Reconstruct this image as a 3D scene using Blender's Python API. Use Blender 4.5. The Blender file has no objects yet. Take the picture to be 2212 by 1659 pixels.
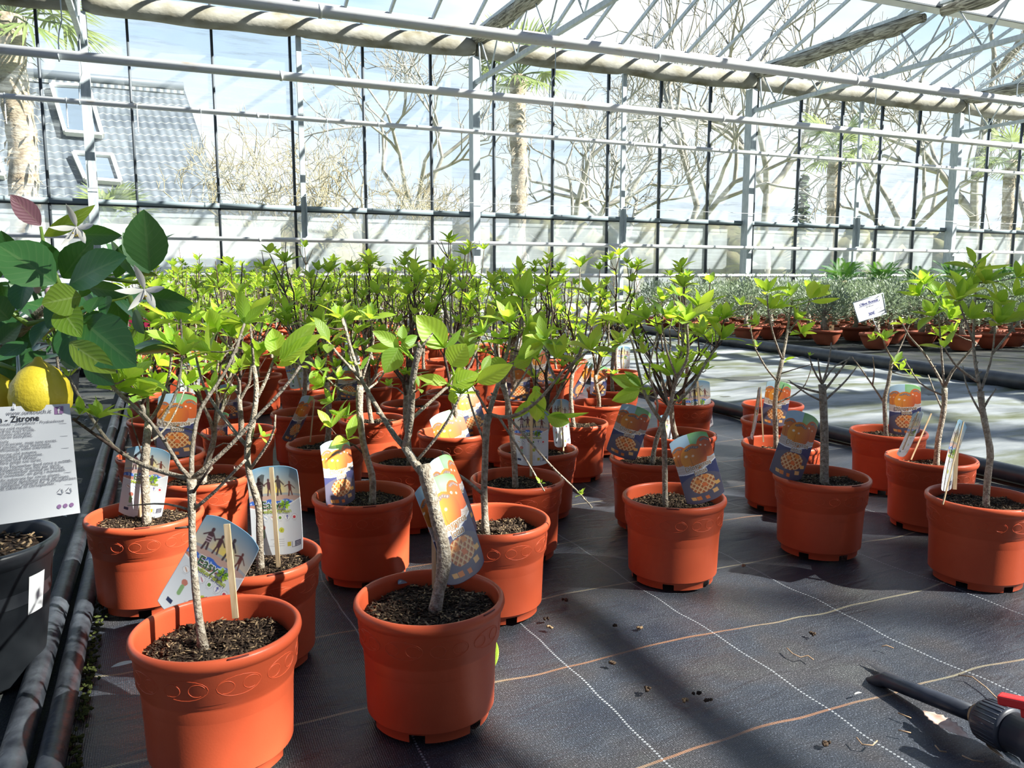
import bpy, math, random
import numpy as np
from mathutils import Vector, Matrix, noise as mnoise

# ------------------------------------------------------------------ camera, world, sun, exposure
sc = bpy.context.scene
COL = sc.collection
F, CX, CY = 1735.0, 1106.0, 829.5
PITCH, TH, CAMH = math.radians(7.65), math.radians(23.57), 0.713
FW = np.array([math.sin(TH) * math.cos(PITCH), math.cos(TH) * math.cos(PITCH), -math.sin(PITCH)])
RT = np.array([math.cos(TH), -math.sin(TH), 0.0])
UP = np.cross(RT, FW)
CP = np.array([0.0, 0.0, CAMH])
cam = bpy.data.cameras.new('camera'); camo = bpy.data.objects.new('camera', cam); COL.objects.link(camo)
cam.sensor_width = 36.0; cam.lens = F / 2212.0 * 36.0; cam.clip_start = 0.02; cam.clip_end = 400
M = Matrix(((RT[0], UP[0], -FW[0], 0), (RT[1], UP[1], -FW[1], 0), (RT[2], UP[2], -FW[2], CAMH), (0, 0, 0, 1)))
camo.matrix_world = M
sc.camera = camo

w = bpy.data.worlds.new('sky'); sc.world = w; w.use_nodes = True
nt = w.node_tree; nt.nodes.clear()
def N(nt, t, **k):
    n = nt.nodes.new(t)
    for a, b in k.items(): setattr(n, a, b)
    return n
def ramp(nt, stops, fac=None, interp='LINEAR'):
    r = N(nt, 'ShaderNodeValToRGB'); r.color_ramp.interpolation = interp
    e = r.color_ramp.elements
    while len(e) > 1: e.remove(e[0])
    e[0].position = stops[0][0]; e[0].color = (*stops[0][1], 1) if len(stops[0][1]) == 3 else stops[0][1]
    for p, c in stops[1:]:
        q = e.new(p); q.color = (*c, 1) if len(c) == 3 else c
    if fac is not None: nt.links.new(fac, r.inputs[0])
    return r
tc = N(nt, 'ShaderNodeTexCoord'); sep = N(nt, 'ShaderNodeSeparateXYZ'); nt.links.new(tc.outputs['Generated'], sep.inputs[0])
r0 = ramp(nt, [(0.0, (0.40, 0.42, 0.44)), (0.02, (0.84, 0.90, 0.96)), (0.16, (0.66, 0.80, 0.94)), (0.38, (0.46, 0.68, 0.95)), (0.60, (0.17, 0.30, 0.56)), (1.0, (0.05, 0.10, 0.26))], sep.outputs[2])
mp = N(nt, 'ShaderNodeMapping'); mp.inputs['Scale'].default_value = (2.2, 2.2, 7.0); nt.links.new(tc.outputs['Generated'], mp.inputs[0])
nz = N(nt, 'ShaderNodeTexNoise'); nz.inputs['Scale'].default_value = 1.4; nz.inputs['Detail'].default_value = 4; nt.links.new(mp.outputs[0], nz.inputs[0])
r1 = ramp(nt, [(0.42, (0, 0, 0)), (0.62, (1, 1, 1))], nz.outputs[0])
low = ramp(nt, [(0.38, (1, 1, 1)), (0.60, (0, 0, 0))], sep.outputs[2]); clm = N(nt, 'ShaderNodeMath', operation='MULTIPLY'); nt.links.new(r1.outputs[0], clm.inputs[0]); nt.links.new(low.outputs[0], clm.inputs[1])
mx = N(nt, 'ShaderNodeMixRGB'); nt.links.new(clm.outputs[0], mx.inputs[0]); nt.links.new(r0.outputs[0], mx.inputs[1]); mx.inputs[2].default_value = (0.95, 0.99, 1.03, 1)
bg = N(nt, 'ShaderNodeBackground'); bg.inputs[1].default_value = 0.80
# sky behind the photographer is dimmed to weaken the fill light on the pots
dpn = N(nt, 'ShaderNodeVectorMath', operation='DOT_PRODUCT'); nt.links.new(tc.outputs['Generated'], dpn.inputs[0]); dpn.inputs[1].default_value = (math.sin(TH), math.cos(TH), 0)
r3 = ramp(nt, [(0.30, (0.17, 0.19, 0.24)), (0.60, (1, 1, 1))]); am = N(nt, 'ShaderNodeMath', operation='MULTIPLY_ADD'); nt.links.new(dpn.outputs['Value'], am.inputs[0]); am.inputs[1].default_value = 0.5; am.inputs[2].default_value = 0.5
nt.links.new(am.outputs[0], r3.inputs[0]); m9 = N(nt, 'ShaderNodeMixRGB', blend_type='MULTIPLY'); m9.inputs[0].default_value = 1; nt.links.new(mx.outputs[0], m9.inputs[1]); nt.links.new(r3.outputs[0], m9.inputs[2]); nt.links.new(m9.outputs[0], bg.inputs[0])
wo = N(nt, 'ShaderNodeOutputWorld'); nt.links.new(bg.outputs[0], wo.inputs[0])

SUN_EL = math.radians(39.3); phi = math.radians(14.0)
fh = np.array([math.sin(TH), math.cos(TH), 0]); sh = RT * math.cos(phi) - fh * math.sin(phi)
SUNV = sh * math.cos(SUN_EL) + np.array([0, 0, math.sin(SUN_EL)])
sl = bpy.data.lights.new('sun', 'SUN'); sl.energy = 10.5; sl.angle = math.radians(0.55); sl.color = (1.0, 0.95, 0.86)
so = bpy.data.objects.new('sun', sl); COL.objects.link(so); so.location = (20, -15, 20)
so.rotation_mode = 'QUATERNION'; so.rotation_quaternion = Vector(SUNV).to_track_quat('Z', 'Y')

sc.view_settings.view_transform = 'Standard'; sc.view_settings.look = 'None'
sc.view_settings.exposure = 0.72; sc.view_settings.gamma = 1.0; sc.view_settings.use_curve_mapping = False
cy = sc.cycles
cy.max_bounces = 7; cy.diffuse_bounces = 3; cy.glossy_bounces = 2; cy.transmission_bounces = 4; cy.transparent_max_bounces = 20
cy.caustics_reflective = False; cy.caustics_refractive = False

# ------------------------------------------------------------------ pixel helpers (2212 x 1659 frame -> a point of the place)
def ray(x, y): return FW + RT * ((x - CX) / F) + UP * ((CY - y) / F)
def onz(x, y, z=0.0):
    d = ray(x, y); return CP + d * ((z - CAMH) / d[2])
def ony(x, y, Y):
    d = ray(x, y); return CP + d * (Y / d[1])
def dep(x, y, z): return CP + ray(x, y) * z
def depth(p): return float((np.array(p) - CP) @ FW)
def U(v):
    v = np.asarray(v, float); n = np.linalg.norm(v); return v / (n if n > 1e-9 else 1)

# ------------------------------------------------------------------ materials
def lin(c): return tuple(((v / 255.) / 12.92 if v <= 10 else (((v / 255.) + 0.055) / 1.055) ** 2.4) for v in c)
MAT = {}
def mat(name, col, rough=0.6, metal=0.0, vary=None, scale=8.0, bump=0.0, bscale=60.0, detail=3, spec=0.5, stretch=None, coat=0.0):
    spec = 0.28 if name == 'terracotta' else spec
    m = bpy.data.materials.new(name); m.use_nodes = True; t = m.node_tree; b = t.nodes['Principled BSDF']
    b.inputs['Base Color'].default_value = (*col, 1); b.inputs['Roughness'].default_value = rough; b.inputs['Metallic'].default_value = metal
    b.inputs['Specular IOR Level'].default_value = spec
    if coat: b.inputs['Coat Weight'].default_value = coat
    tcn = N(t, 'ShaderNodeTexCoord'); src = tcn.outputs['Object']
    if stretch:
        mpn = N(t, 'ShaderNodeMapping'); mpn.inputs['Scale'].default_value = stretch; t.links.new(src, mpn.inputs[0]); src = mpn.outputs[0]
    if vary:
        n = N(t, 'ShaderNodeTexNoise'); n.inputs['Scale'].default_value = scale; n.inputs['Detail'].default_value = detail; t.links.new(src, n.inputs[0])
        r = ramp(t, vary, n.outputs[0]); t.links.new(r.outputs[0], b.inputs['Base Color'])
    if bump:
        n2 = N(t, 'ShaderNodeTexNoise'); n2.inputs['Scale'].default_value = bscale; n2.inputs['Detail'].default_value = 2; t.links.new(src, n2.inputs[0])
        bp = N(t, 'ShaderNodeBump'); bp.inputs['Strength'].default_value = bump; bp.inputs['Distance'].default_value = 0.01 if name != 'screen' else 0.03
        t.links.new(n2.outputs[0], bp.inputs['Height']); t.links.new(bp.outputs[0], b.inputs['Normal'])
    MAT[name] = m; return m
mat('terracotta', (0.56, 0.095, 0.036), 0.38, vary=[(0.3, (0.52, 0.082, 0.032)), (0.7, (0.60, 0.105, 0.042))], scale=9, bump=0.02, bscale=300)
mat('rim_slot', (0.12, 0.015, 0.01), 0.7)
mat('bowl', (0.36, 0.085, 0.04), 0.6, vary=[(0.3, (0.30, 0.07, 0.035)), (0.7, (0.42, 0.11, 0.05))], scale=6)
mat('soil', (0.02, 0.014, 0.01), 0.95, vary=[(0.35, (0.012, 0.008, 0.006)), (0.55, (0.04, 0.026, 0.018)), (0.75, (0.10, 0.07, 0.045))], scale=140, bump=0.9, bscale=220, detail=5, spec=0.15)
mat('chip_dark', (0.05, 0.033, 0.022), 0.85, vary=[(0.3, (0.022, 0.014, 0.010)), (0.7, (0.10, 0.066, 0.042))], scale=90, spec=0.2)
mat('chip_tan', (0.30, 0.20, 0.10), 0.8, vary=[(0.3, (0.16, 0.10, 0.055)), (0.7, (0.42, 0.30, 0.17))], scale=90, spec=0.2)
mat('bark', (0.36, 0.30, 0.24), 0.8, vary=[(0.3, (0.20, 0.16, 0.12)), (0.52, (0.36, 0.31, 0.24)), (0.72, (0.52, 0.47, 0.40))], scale=130, bump=0.5, bscale=260, detail=4, spec=0.2)
mat('twig_dark', (0.09, 0.06, 0.05), 0.8, vary=[(0.3, (0.05, 0.032, 0.028)), (0.7, (0.18, 0.13, 0.10))], scale=160, spec=0.2)
mat('steel', (0.50, 0.56, 0.59), 0.45, 0.15, vary=[(0.3, (0.40, 0.47, 0.50)), (0.7, (0.58, 0.64, 0.67))], scale=30, stretch=(1, 1, 0.3))
mat('steel_mid', (0.24, 0.30, 0.33), 0.5, 0.1)
mat('steel_dark', (0.07, 0.085, 0.10), 0.5, 0.2)
mat('white_paint', (0.80, 0.82, 0.83), 0.4, vary=[(0.3, (0.70, 0.72, 0.73)), (0.5, (0.82, 0.83, 0.84))], scale=5)
mat('pipe_paint', (0.84, 0.86, 0.88), 0.4, vary=[(0.28, (0.66, 0.58, 0.48)), (0.40, (0.86, 0.87, 0.88))], scale=14, detail=6, stretch=(0.3, 1, 1))
mat('wrap', (0.32, 0.30, 0.25), 0.85, vary=[(0.3, (0.17, 0.15, 0.09)), (0.45, (0.30, 0.285, 0.23)), (0.70, (0.46, 0.45, 0.40))], scale=5, bump=0.5, bscale=22, detail=6, stretch=(0.6, 1, 1))
mat('screen', (0.28, 0.26, 0.20), 0.85, vary=[(0.38, (0.14, 0.13, 0.10)), (0.5, (0.38, 0.36, 0.28)), (0.62, (0.62, 0.60, 0.50))], scale=20, bump=1.0, bscale=26, detail=4, stretch=(3.0, 0.16, 3.0))
mat('hose', (0.035, 0.04, 0.05), 0.42, vary=[(0.35, (0.02, 0.023, 0.03)), (0.7, (0.075, 0.085, 0.10))], scale=22, detail=5, bump=0.2, bscale=60)
mat('black_plastic', (0.022, 0.026, 0.032), 0.4, vary=[(0.35, (0.014, 0.017, 0.022)), (0.7, (0.045, 0.052, 0.06))], scale=12, detail=5)
mat('pvc', (0.028, 0.032, 0.045), 0.38, vary=[(0.35, (0.022, 0.026, 0.038)), (0.7, (0.05, 0.055, 0.07))], scale=20, detail=5)
mat('red_plastic', (0.75, 0.03, 0.03), 0.35)
mat('white_card', (0.80, 0.82, 0.84), 0.35, coat=0.3)
mat('wood_stake', (0.62, 0.46, 0.27), 0.7, vary=[(0.3, (0.52, 0.37, 0.20)), (0.7, (0.72, 0.56, 0.36))], scale=40, stretch=(4, 4, 0.4))
mat('ink', (0.03, 0.03, 0.035), 0.6); mat('ink_grey', (0.22, 0.22, 0.25), 0.6); mat('ink_brown', (0.42, 0.26, 0.13), 0.6)
mat('ink_green', (0.06, 0.14, 0.06), 0.6); mat('ink_lime', (0.42, 0.50, 0.06), 0.6); mat('ink_white', (0.85, 0.85, 0.83), 0.5)
mat('ink_blue', (0.10, 0.10, 0.30), 0.6); mat('mauve', (0.36, 0.20, 0.40), 0.6); mat('magenta', (0.28, 0.01, 0.05), 0.5)
mat('lemon', (0.78, 0.58, 0.03), 0.45, vary=[(0.35, (0.66, 0.50, 0.03)), (0.7, (0.84, 0.68, 0.05))], scale=30, bump=0.12, bscale=220)
mat('petal', (0.82, 0.80, 0.72), 0.5); mat('bud', (0.62, 0.42, 0.45), 0.5); mat('stamen', (0.55, 0.42, 0.06), 0.6)
mat('dry_leaf', (0.42, 0.26, 0.13), 0.7, vary=[(0.3, (0.30, 0.17, 0.08)), (0.7, (0.55, 0.38, 0.24))], scale=50)
mat('pink_leaf', (0.62, 0.42, 0.33), 0.6, vary=[(0.3, (0.5, 0.3, 0.22)), (0.7, (0.72, 0.55, 0.45))], scale=60)
mat('moss', (0.06, 0.07, 0.02), 0.95, spec=0.1, vary=[(0.3, (0.03, 0.035, 0.012)), (0.7, (0.09, 0.11, 0.03))], scale=80, bump=0.8, bscale=160)
mat('plinth', (0.82, 0.82, 0.80), 0.8, vary=[(0.3, (0.70, 0.70, 0.66)), (0.6, (0.84, 0.84, 0.82))], scale=3)
mat('concrete', (0.20, 0.20, 0.18), 0.9, vary=[(0.3, (0.12, 0.13, 0.10)), (0.7, (0.26, 0.26, 0.24))], scale=4, detail=5)
mat('grass', (0.14, 0.18, 0.06), 0.95, vary=[(0.3, (0.10, 0.14, 0.04)), (0.7, (0.26, 0.26, 0.12))], scale=1.2, detail=5)
mat('house_wall', (0.80, 0.80, 0.78), 0.8)
mat('skylight_glass', (0.16, 0.21, 0.27), 0.15)
mat('far_bark', (0.34, 0.32, 0.28), 0.9, vary=[(0.3, (0.26, 0.24, 0.20)), (0.7, (0.44, 0.42, 0.36))], scale=6)
mat('shrub_bark', (0.36, 0.30, 0.18), 0.9, vary=[(0.3, (0.28, 0.23, 0.13)), (0.7, (0.48, 0.42, 0.26))], scale=3)
mat('palm_trunk', (0.40, 0.32, 0.22), 0.95, vary=[(0.3, (0.22, 0.16, 0.10)), (0.6, (0.50, 0.42, 0.30))], scale=18, bump=0.8, bscale=30, stretch=(1, 1, 2))
mat('hedge', (0.26, 0.24, 0.12), 0.95, vary=[(0.3, (0.20, 0.16, 0.10)), (0.7, (0.36, 0.36, 0.18))], scale=2.5, detail=6)
mat('conifer', (0.08, 0.13, 0.06), 0.9, vary=[(0.3, (0.05, 0.08, 0.04)), (0.7, (0.13, 0.19, 0.09))], scale=6)

def roof_tiles():
    m = bpy.data.materials.new('roof_tiles'); m.use_nodes = True; t = m.node_tree; b = t.nodes['Principled BSDF']; b.inputs['Roughness'].default_value = 0.5
    tcn = N(t, 'ShaderNodeTexCoord'); s = N(t, 'ShaderNodeSeparateXYZ'); t.links.new(tcn.outputs['UV'], s.inputs[0])
    def mth(op, a, bb=None, c=None):
        n = N(t, 'ShaderNodeMath', operation=op)
        for i, v in enumerate((a, bb, c)):
            if v is None: continue
            if isinstance(v, (int, float)): n.inputs[i].default_value = v
            else: t.links.new(v, n.inputs[i])
        return n.outputs[0]
    wx = mth('SINE', mth('MULTIPLY', s.outputs[0], 2 * math.pi / 0.20))
    row = mth('FRACT', mth('ADD', mth('MULTIPLY', s.outputs[1], 1 / 0.25), mth('MULTIPLY', wx, 0.10)))
    nn = N(t, 'ShaderNodeTexNoise'); nn.inputs['Scale'].default_value = 3.0; t.links.new(tcn.outputs['UV'], nn.inputs[0])
    r = ramp(t, [(0.3, (0.085, 0.105, 0.13)), (0.7, (0.15, 0.18, 0.21))], nn.outputs[0])
    edge = mth('GREATER_THAN', row, 0.87)
    mxn = N(t, 'ShaderNodeMixRGB'); t.links.new(mth('MULTIPLY', edge, 0.4), mxn.inputs[0]); t.links.new(r.outputs[0], mxn.inputs[1]); mxn.inputs[2].default_value = (0.5, 0.52, 0.46, 1)
    t.links.new(mxn.outputs[0], b.inputs['Base Color'])
    bp = N(t, 'ShaderNodeBump'); bp.inputs['Strength'].default_value = 0.6; bp.inputs['Distance'].default_value = 0.04
    t.links.new(mth('ADD', mth('MULTIPLY', wx, 0.5), mth('MULTIPLY', row, -1.0)), bp.inputs['Height']); t.links.new(bp.outputs[0], b.inputs['Normal'])
    MAT['roof_tiles'] = m
roof_tiles()

def leafmat(name, c1, c2, tr, rough=0.45, trans=0.45, vein=0.25, spec=0.5, bmp=0.25):
    m = bpy.data.materials.new(name); m.use_nodes = True; t = m.node_tree; b = t.nodes['Principled BSDF']; out = t.nodes['Material Output']
    uv = N(t, 'ShaderNodeTexCoord'); s = N(t, 'ShaderNodeSeparateXYZ'); t.links.new(uv.outputs['UV'], s.inputs[0])
    def mth(op, a, bb=None):
        n = N(t, 'ShaderNodeMath', operation=op)
        for i, v in enumerate((a, bb)):
            if v is None: continue
            if isinstance(v, (int, float)): n.inputs[i].default_value = v
            else: t.links.new(v, n.inputs[i])
        return n.outputs[0]
    k = mth('MULTIPLY', mth('FLOOR', s.outputs[0]), 0.125)
    r = ramp(t, [(0.0, c1), (1.0, c2)], k)
    ab = mth('ABSOLUTE', mth('SUBTRACT', mth('FRACT', s.outputs[0]), 0.5))
    side = mth('ABSOLUTE', mth('SUBTRACT', mth('FRACT', mth('SUBTRACT', mth('MULTIPLY', s.outputs[1], 8.0), mth('MULTIPLY', ab, 5.0))), 0.5))
    v1 = mth('LESS_THAN', ab, 0.03); v2 = mth('MULTIPLY', mth('LESS_THAN', side, 0.07), 0.55)
    vv = mth('MULTIPLY', mth('MAXIMUM', v1, v2), vein)
    mxn = N(t, 'ShaderNodeMixRGB'); t.links.new(vv, mxn.inputs[0]); t.links.new(r.outputs[0], mxn.inputs[1]); mxn.inputs[2].default_value = (0.62, 0.74, 0.34, 1)
    t.links.new(mxn.outputs[0], b.inputs['Base Color']); b.inputs['Roughness'].default_value = rough; b.inputs['Specular IOR Level'].default_value = spec
    bp = N(t, 'ShaderNodeBump'); bp.inputs['Strength'].default_value = bmp; bp.inputs['Distance'].default_value = 0.002
    t.links.new(mth('MULTIPLY', side, -1.0), bp.inputs['Height']); t.links.new(bp.outputs[0], b.inputs['Normal'])
    tl = N(t, 'ShaderNodeBsdfTranslucent'); tl.inputs[0].default_value = (*tr, 1)
    ms = N(t, 'ShaderNodeMixShader'); ms.inputs[0].default_value = trans
    t.links.new(b.outputs[0], ms.inputs[1]); t.links.new(tl.outputs[0], ms.inputs[2]); t.links.new(ms.outputs[0], out.inputs[0])
    MAT[name] = m
leafmat('leaf', (0.17, 0.36, 0.05), (0.36, 0.55, 0.07), (0.60, 0.85, 0.06), trans=0.5)
leafmat('leaf_bright', (0.36, 0.58, 0.05), (0.55, 0.72, 0.09), (0.80, 0.98, 0.08), trans=0.5)
leafmat('citrus', (0.035, 0.135, 0.04), (0.065, 0.20, 0.05), (0.16, 0.42, 0.02), rough=0.34, trans=0.14, vein=0.08, spec=0.75, bmp=0.07)
leafmat('citrus_young', (0.16, 0.30, 0.03), (0.26, 0.38, 0.05), (0.5, 0.62, 0.04), rough=0.35, trans=0.3)
leafmat('citrus_purple', (0.20, 0.09, 0.12), (0.26, 0.12, 0.15), (0.5, 0.2, 0.22), rough=0.4, trans=0.25, vein=0.1)
leafmat('olive', (0.14, 0.20, 0.11), (0.48, 0.55, 0.42), (0.42, 0.54, 0.28), rough=0.42, trans=0.2, vein=0)
leafmat('cycad', (0.03, 0.13, 0.03), (0.08, 0.24, 0.05), (0.2, 0.45, 0.05), rough=0.4, trans=0.25, vein=0)
leafmat('palm_leaf', (0.16, 0.24, 0.07), (0.36, 0.42, 0.16), (0.5, 0.6, 0.2), rough=0.5, trans=0.35, vein=0)

def glass(name, base, streak, tint=(0.97, 0.99, 1.0)):
    m = bpy.data.materials.new(name); m.use_nodes = True; t = m.node_tree; t.nodes.remove(t.nodes['Principled BSDF']); out = t.nodes['Material Output']
    tr = N(t, 'ShaderNodeBsdfTransparent'); tr.inputs[0].default_value = (*tint, 1)
    df = N(t, 'ShaderNodeBsdfDiffuse'); df.inputs[0].default_value = (0.80, 0.86, 0.88, 1)
    tl = N(t, 'ShaderNodeBsdfTranslucent'); tl.inputs[0].default_value = (0.88, 0.92, 0.94, 1)
    gl = N(t, 'ShaderNodeBsdfGlossy'); gl.inputs['Roughness'].default_value = 0.08
    a = N(t, 'ShaderNodeMixShader'); a.inputs[0].default_value = 0.55; t.links.new(df.outputs[0], a.inputs[1]); t.links.new(tl.outputs[0], a.inputs[2])
    g = N(t, 'ShaderNodeTexCoord')
    mpn = N(t, 'ShaderNodeMapping'); mpn.inputs['Scale'].default_value = (0.9, 0.9, 13.0); t.links.new(g.outputs['Object'], mpn.inputs[0])
    n1 = N(t, 'ShaderNodeTexNoise'); n1.inputs['Scale'].default_value = 2.0; n1.inputs['Detail'].default_value = 6; n1.inputs['Roughness'].default_value = 0.65; t.links.new(mpn.outputs[0], n1.inputs[0])
    ra = ramp(t, [(0.50, (base,) * 3), (0.66, (base + streak,) * 3)], n1.outputs[0])
    mp2 = N(t, 'ShaderNodeMapping'); mp2.inputs['Scale'].default_value = (1.3, 1.3, 0.7); t.links.new(g.outputs['Object'], mp2.inputs[0])
    n2 = N(t, 'ShaderNodeTexNoise'); n2.inputs['Scale'].default_value = 1.2; n2.inputs['Detail'].default_value = 5; t.links.new(mp2.outputs[0], n2.inputs[0])
    rb = ramp(t, [(0.35, (0.55,) * 3), (0.7, (1.35,) * 3)], n2.outputs[0])
    mu = N(t, 'ShaderNodeMath', operation='MULTIPLY'); t.links.new(ra.outputs[0], mu.inputs[0]); t.links.new(rb.outputs[0], mu.inputs[1])
    b = N(t, 'ShaderNodeMixShader'); t.links.new(mu.outputs[0], b.inputs[0]); t.links.new(tr.outputs[0], b.inputs[1]); t.links.new(a.outputs[0], b.inputs[2])
    c = N(t, 'ShaderNodeMixShader'); c.inputs[0].default_value = 0.02; t.links.new(b.outputs[0], c.inputs[1]); t.links.new(gl.outputs[0], c.inputs[2])
    t.links.new(c.outputs[0], out.inputs[0]); MAT[name] = m
glass('glass_clear', 0.085, 0.16); glass('glass_frosted', 0.46, 0.12); glass('glass_roof', 0.012, 0.02)

def fabric():
    m = bpy.data.materials.new('bed_fabric'); m.use_nodes = True; t = m.node_tree; b = t.nodes['Principled BSDF']
    g = N(t, 'ShaderNodeTexCoord'); obj = g.outputs['Object']
    def mth(op, a, bb=None, c=None):
        n = N(t, 'ShaderNodeMath', operation=op)
        for i, v in enumerate((a, bb, c)):
            if v is None: continue
            if isinstance(v, (int, float)): n.inputs[i].default_value = v
            else: t.links.new(v, n.inputs[i])
        return n.outputs[0]
    s = N(t, 'ShaderNodeSeparateXYZ'); t.links.new(obj, s.inputs[0]); X, Y = s.outputs[0], s.outputs[1]
    n0 = N(t, 'ShaderNodeTexNoise'); n0.inputs['Scale'].default_value = 3.0; n0.inputs['Detail'].default_value = 2; t.links.new(obj, n0.inputs[0])
    wob = mth('MULTIPLY', mth('SUBTRACT', n0.outputs[0], 0.5), 0.05)
    def dist(c, period, off): return mth('ABSOLUTE', mth('SUBTRACT', mth('FRACT', mth('ADD', mth('DIVIDE', mth('ADD', mth('SUBTRACT', c, off), wob), period), 0.5)), 0.5))
    # zigzag white thread running in depth every 33 cm, broader tan band running across every 31 cm
    zig = mth('MULTIPLY', mth('SINE', mth('MULTIPLY', Y, 2 * math.pi / 0.007)), 0.0012 / 0.33)
    dx = mth('ABSOLUTE', mth('ADD', dist(X, 0.33, 0.0), zig))
    lx = mth('LESS_THAN', dx, 0.0008 / 0.33)
    dy = dist(Y, 0.3105, 0.01)
    ly = mth('MULTIPLY', mth('LESS_THAN', dy, 0.0028 / 0.31), mth('GREATER_THAN', mth('SINE', mth('MULTIPLY', mth('ADD', X, mth('MULTIPLY', Y, 1.0)), 2 * math.pi / 0.0042)), -0.45))
    # weave noise; its brightest specks are glints painted into the colour
    mpn = N(t, 'ShaderNodeMapping'); mpn.inputs['Scale'].default_value = (420, 420, 1); t.links.new(obj, mpn.inputs[0])
    n1 = N(t, 'ShaderNodeTexNoise'); n1.inputs['Scale'].default_value = 1.0; n1.inputs['Detail'].default_value = 1; t.links.new(mpn.outputs[0], n1.inputs[0])
    n2 = N(t, 'ShaderNodeTexNoise'); n2.inputs['Scale'].default_value = 5.0; n2.inputs['Detail'].default_value = 6; t.links.new(obj, n2.inputs[0])
    r2 = ramp(t, [(0.3, (0.022, 0.027, 0.040)), (0.48, (0.042, 0.047, 0.058)), (0.6, (0.050, 0.048, 0.052)), (0.75, (0.072, 0.074, 0.072))], n2.outputs[0])
    r1 = ramp(t, [(0.36, (0.50,) * 3), (0.56, (1.0,) * 3), (0.66, (1.7,) * 3), (0.74, (5.0,) * 3)], n1.outputs[0])
    rib = mth('SINE', mth('MULTIPLY', mth('ADD', X, mth('MULTIPLY', wob, 0.3)), 2 * math.pi / 0.0034)); rib2 = mth('MULTIPLY', mth('ADD', mth('MULTIPLY', rib, 0.5), 0.5), 0.5)
    nc = N(t, 'ShaderNodeTexNoise'); nc.inputs['Scale'].default_value = 16.0; nc.inputs['Detail'].default_value = 4; nc.inputs['Distortion'].default_value = 1.2
    mpc = N(t, 'ShaderNodeMapping'); mpc.inputs['Rotation'].default_value = (0, 0, 0.5); mpc.inputs['Scale'].default_value = (0.5, 1.6, 1); t.links.new(obj, mpc.inputs[0]); t.links.new(mpc.outputs[0], nc.inputs[0])
    mu = N(t, 'ShaderNodeMixRGB', blend_type='MULTIPLY'); mu.inputs[0].default_value = 1; t.links.new(r2.outputs[0], mu.inputs[1]); t.links.new(r1.outputs[0], mu.inputs[2])
    ny = N(t, 'ShaderNodeTexNoise'); ny.inputs['Scale'].default_value = 1.3; t.links.new(obj, ny.inputs[0])
    ry = ramp(t, [(0.40, (0.30, 0.15, 0.08)), (0.50, (0.34, 0.30, 0.20))], ny.outputs[0])
    m1 = N(t, 'ShaderNodeMixRGB'); t.links.new(ly, m1.inputs[0]); t.links.new(mu.outputs[0], m1.inputs[1]); t.links.new(ry.outputs[0], m1.inputs[2])
    m2 = N(t, 'ShaderNodeMixRGB'); t.links.new(lx, m2.inputs[0]); t.links.new(m1.outputs[0], m2.inputs[1]); m2.inputs[2].default_value = (0.36, 0.38, 0.40, 1)
    t.links.new(m2.outputs[0], b.inputs['Base Color']); b.inputs['Roughness'].default_value = 0.42; b.inputs['Specular IOR Level'].default_value = 0.6
    bp = N(t, 'ShaderNodeBump'); bp.inputs['Strength'].default_value = 0.35; bp.inputs['Distance'].default_value = 0.0015
    t.links.new(mth('ADD', n1.outputs[0], rib2), bp.inputs['Height'])
    bp2 = N(t, 'ShaderNodeBump'); bp2.inputs['Strength'].default_value = 0.38; bp2.inputs['Distance'].default_value = 0.012; t.links.new(nc.outputs[0], bp2.inputs['Height']); t.links.new(bp.outputs[0], bp2.inputs['Normal'])
    t.links.new(bp2.outputs[0], b.inputs['Normal']); MAT['bed_fabric'] = m
fabric()
def aisle():
    m = bpy.data.materials.new('aisle_fabric'); m.use_nodes = True; t = m.node_tree; b = t.nodes['Principled BSDF']
    g = N(t, 'ShaderNodeTexCoord')
    mpn = N(t, 'ShaderNodeMapping'); mpn.inputs['Scale'].default_value = (0.8, 2.6, 1); t.links.new(g.outputs['Object'], mpn.inputs[0])
    n = N(t, 'ShaderNodeTexNoise'); n.inputs['Scale'].default_value = 1.6; n.inputs['Detail'].default_value = 7; n.inputs['Roughness'].default_value = 0.6; t.links.new(mpn.outputs[0], n.inputs[0])
    r = ramp(t, [(0.32, (0.08, 0.09, 0.025)), (0.43, (0.15, 0.165, 0.12)), (0.52, (0.24, 0.26, 0.27)), (0.7, (0.42, 0.43, 0.42))], n.outputs[0])  # algae and weathering, plus lit and shaded wrinkle bands put into the colour
    t.links.new(r.outputs[0], b.inputs['Base Color']); b.inputs['Roughness'].default_value = 0.6
    n3 = N(t, 'ShaderNodeTexNoise'); n3.inputs['Scale'].default_value = 260; t.links.new(g.outputs['Object'], n3.inputs[0])
    bp = N(t, 'ShaderNodeBump'); bp.inputs['Strength'].default_value = 0.4; bp.inputs['Distance'].default_value = 0.002
    t.links.new(n3.outputs[0], bp.inputs['Height']); t.links.new(bp.outputs[0], b.inputs['Normal']); MAT['aisle_fabric'] = m
aisle()
mat('old_fabric', (0.04, 0.045, 0.04), 0.8, spec=0.25, vary=[(0.3, (0.026, 0.034, 0.014)), (0.5, (0.032, 0.036, 0.04)), (0.72, (0.085, 0.085, 0.07))], scale=3.5, detail=7, bump=0.5, bscale=240)
def vcol():
    m = bpy.data.materials.new('printed_card'); m.use_nodes = True; t = m.node_tree; b = t.nodes['Principled BSDF']
    a = N(t, 'ShaderNodeVertexColor'); a.layer_name = 'print'; t.links.new(a.outputs[0], b.inputs['Base Color']); b.inputs['Roughness'].default_value = 0.3
    b.inputs['Specular IOR Level'].default_value = 0.6; MAT['printed_card'] = m
vcol()

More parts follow.
